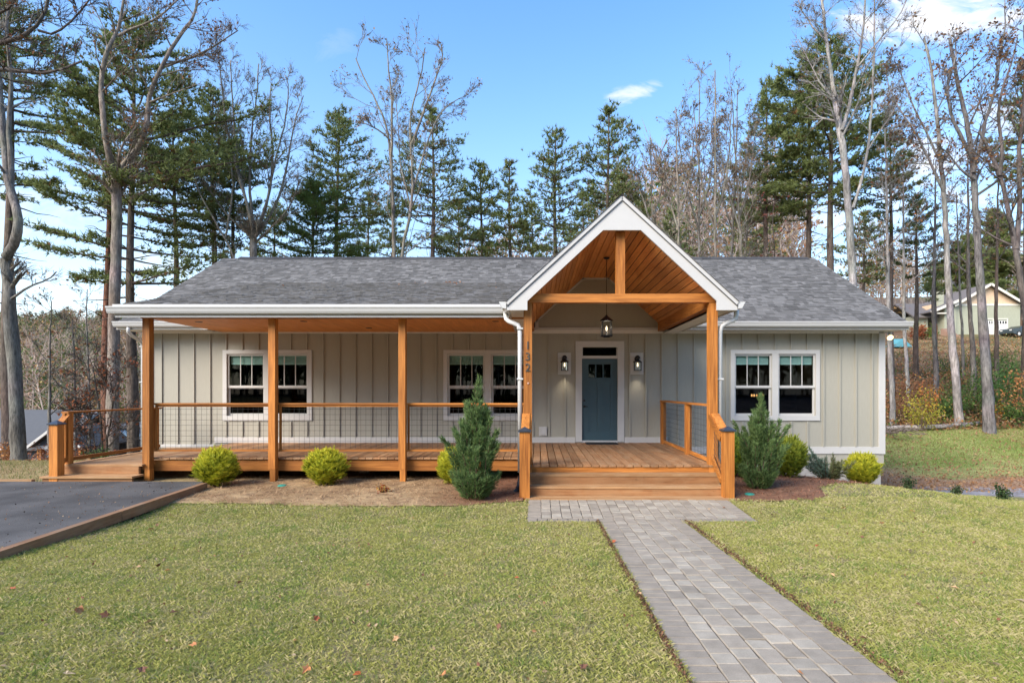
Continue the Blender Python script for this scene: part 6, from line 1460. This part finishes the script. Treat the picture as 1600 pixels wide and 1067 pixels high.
Pn('dormer', 'tan_siding', lambda g: g.box(hx(1469), hx(1474.2), Yn + 1.6, Yn + 3.4, hz_(483), hz_(473)))
pad = G(); pz = lambda y: hz_(524.5) + (y - Yn) * .185; pad.add([(hx(1528), Yn - 9, pz(Yn - 9)), (hx(1640), Yn - 9, pz(Yn - 9)), (hx(1640), Yn - .1, pz(Yn)), (hx(1528), Yn - .1, pz(Yn)), (hx(1528), Yn - 9, pz(Yn - 9) - 1), (hx(1640), Yn - 9, pz(Yn - 9) - 1)], [[0, 1, 2, 3], [4, 5, 1, 0]]); structure(pad.build('garage_apron', M['concrete']))
def car(px, Yc, rz, col, lab, L_=4.6, H=1.7):
    x = (px - VX) * Yc / F; z = hz_(524.5) + (Yc - Yn) * .185 + .02; t = thing('parked_car', (x, Yc, z), lab, 'car', 'cars by the hillside garage'); t.rotation_euler.z = rz
    def bp(nm, mat, fn, par=None): g = G(); fn(g); me = g.mesh(nm); me.materials.append(M[mat]); o = bpy.data.objects.new(nm, me); C.objects.link(o); o.parent = par or t; return o
    a = L_ / 2; prof = [(-a, .45), (-a, .85), (-a * .93, 1.0), (-a * .55, 1.05), (-a * .30, H - .08), (a * .55, H), (a * .86, H - .25), (a * .97, 1.0), (a, .9), (a, .4), (a * .8, .3), (-a * .85, .3)]
    def body(g):
        n = len(prof); V = []
        for w_, s_ in ((-.9, .96), (-.82, 1)):
            pass
        rings = [(-.90, 1.0), (-.86, 1.0), (.86, 1.0), (.90, 1.0)]
        v = [(p[0], (-.72 if p[1] > 1.3 else -.9), p[1]) for p in prof] + [(p[0], (.72 if p[1] > 1.3 else .9), p[1]) for p in prof]
        g.add(v, [list(range(n)), list(range(2 * n - 1, n - 1, -1))] + [[(i + 1) % n, i, n + i, n + (i + 1) % n] for i in range(n)], col)
    b = bp('body', 'car_paint', body)
    for s in (-1, 1):
        bp('window', 'far_glass', lambda g: g.add([(-a * .42, s * .885, 1.08), (a * .80, s * .885, 1.08), (a * .72, s * .76, H - .18), (a * .45, s * .735, H - .1), (-a * .22, s * .745, H - .16)], [[0, 1, 2, 3, 4]]), b)
        for xx in (-a * .62, a * .62):
            w = bp('wheel', 'rubber', lambda g: g.tube([(xx, s * .72, .34), (xx, s * .93, .34)], .34, 16, cap=True)); bp('rim', 'white_metal', lambda g: g.tube([(xx, s * .931, .34), (xx, s * .945, .34)], [.2, .18], 12, cap=True), w)
    bp('windscreen', 'far_glass', lambda g: g.add([(-a * .54, -.78, 1.09), (-a * .54, .78, 1.09), (-a * .315, .70, H - .1), (-a * .315, -.70, H - .1)], [[0, 1, 2, 3]]), b)
    for s in (-1, 1):
        bp('headlight', 'white_metal', lambda g: g.box(-a - .01, -a + .05, s * .6 - .15, s * .6 + .15, .75, .88)); bp('tail_light', 'brick_tan', lambda g: g.box(a - .06, a + .01, s * .7 - .1, s * .7 + .1, .85, 1.05))
car(1596, 69.5, .15, (.035, .05, .06), 'dark car at the right end of the hillside garage', 4.5, 1.45)
tg = G(); c = wp(1403, 533, 58.0); z0 = float(gz(c[0], c[1]))
tg.add([(c[0] - 1.1, 57.4, z0 + .1), (c[0] - 1.0, 58.6, z0 + .1), (c[0] + 1.0, 58.6, z0 + .1), (c[0] + 1.15, 57.4, z0 + .1), (c[0] - .7, 58, c[2] + .22), (c[0] + .6, 58, c[2] + .25), (c[0], 57.6, c[2] + .05)], [[0, 3, 6], [0, 6, 4], [6, 3, 5], [4, 6, 5], [0, 4, 1], [3, 2, 5], [1, 4, 5, 2]])
tag(tg.build('tarp', M['tarp']), 'turquoise tarp over a pile on the right hillside', 'tarp')
# ---------------------------------------------------------------- the house below on the left
Yl = 40.0; sl_ = F / Yl; lx = lambda p: (p - VX) / sl_; lz = lambda p: CZ + (VY - p) / sl_
lh = thing('valley_house', (lx(40), Yl, lz(722)), 'low blue grey house with grey roof below the crest on the left', 'house')
Pl = lambda n, m, fn, par=None, **k: part(n, m, fn, par or lh, **k)
zb = -6.0; ze = lz(697)
Pl('wall', 'blue_grey', lambda g: g.box(lx(-120), lx(98), Yl, Yl + 8, zb, ze))
lr = Pl('roof', 'roof_grey', lambda g: g.prism([(Yl - .6, ze - .05), (Yl + 4, lz(643)), (Yl + 8.6, ze - .05), (Yl + 8.6, ze - .25), (Yl + 4, lz(643) - .2), (Yl - .6, ze - .25)], 'x', lx(-125), lx(88)))
Pl('rake_board', 'white', lambda g: (g.beam((lx(88) + .03, Yl - .6, ze - .15), (lx(88) + .03, Yl + 4, lz(643) - .1), .05, .22)), lr)
Pl('fascia', 'white', lambda g: g.box(lx(-125), lx(44), Yl - .68, Yl - .61, ze - .25, ze - .05), lr)
lz2 = lambda p: CZ + (VY - p) * 37.2 / F; xg = (84 - VX) * 37.2 / F; hw = 1.55; zg0, zg1 = lz2(697), lz2(669)
Pl('gable', 'blue_grey', lambda g: (g.prism([(xg - hw, zg0), (xg + hw, zg0), (xg, zg1)], 'y', Yl - 2.4, Yl + 2), g.box(xg - hw + .2, xg + hw - .2, Yl - .9, Yl - .02, zb, zg0)))
gr = Pl('gable_roof', 'roof_grey', lambda g: [g.beam((xg, Yl - .2, zg1 + .1), (xg + s * (hw + .3), Yl - .2, zg0 - .1), 5.2, .1, (s * (zg1 - zg0), 0, hw)) for s in (-1, 1)] and None)
for s in (-1, 1): Pl('rake_board', 'white', lambda g: g.beam((xg, Yl - 2.84, zg1 + .06), (xg + s * (hw + .3), Yl - 2.84, zg0 - .14), .05, .16, (s * .5, 0, 1)), gr)
Pl('porch_beam', 'white', lambda g: g.box(xg - hw, xg + hw, Yl - 2.42, Yl - 2.2, zg0 - .22, zg0))
for s in (-1, .1, 1): Pl('porch_post', 'cedar_z', lambda g: g.box(xg + s * (hw - .2) - .14, xg + s * (hw - .2) + .14, Yl - 2.4, Yl - 2.12, zb, zg0 - .22))
for a in (-30, 0, 20):
    w = Pl('window', 'white', lambda g: (g.box(lx(a), lx(a + 2), Yl - .06, Yl, lz(717), lz(702)), g.box(lx(a + 10), lx(a + 12), Yl - .06, Yl, lz(717), lz(702)), g.box(lx(a + 2), lx(a + 10), Yl - .06, Yl, lz(704), lz(702)), g.box(lx(a + 2), lx(a + 10), Yl - .06, Yl, lz(717), lz(715))))
    Pl('pane', 'far_glass', lambda g: g.box(lx(a + 2), lx(a + 10), Yl - .04, Yl - .02, lz(715), lz(704)), w)
Pl('wing_wall', 'blue_grey', lambda g: g.box(lx(98) + .01, lx(226), Yl + 2, Yl + 8, zb, lz(671)))
Pl('wing_roof', 'roof_grey', lambda g: g.box(lx(92), lx(230), Yl + 1.5, Yl + 8.4, lz(671), lz(668.5)))
M['painted_sky_glass'] = paint('painted_sky_glass', (.32, .52, .78), .12, .05, 0, 3, spec=.8)  # reflected sky put into the panes as a blue base colour
for a, b in ((99, 107), (152, 168), (185, 190), (205, 211)):
    w = Pl('window', 'white', lambda g: (g.box(lx(a) - .06, lx(b) + .06, Yl + 1.9, Yl + 1.99, lz(690), lz(673)))); Pl('pane', 'painted_sky_glass', lambda g: (g.box(lx(a), (lx(a) + lx(b)) / 2 - .03, Yl + 1.86, Yl + 1.89, lz(689), lz(674)), g.box((lx(a) + lx(b)) / 2 + .03, lx(b), Yl + 1.86, Yl + 1.89, lz(689), lz(674))), w)
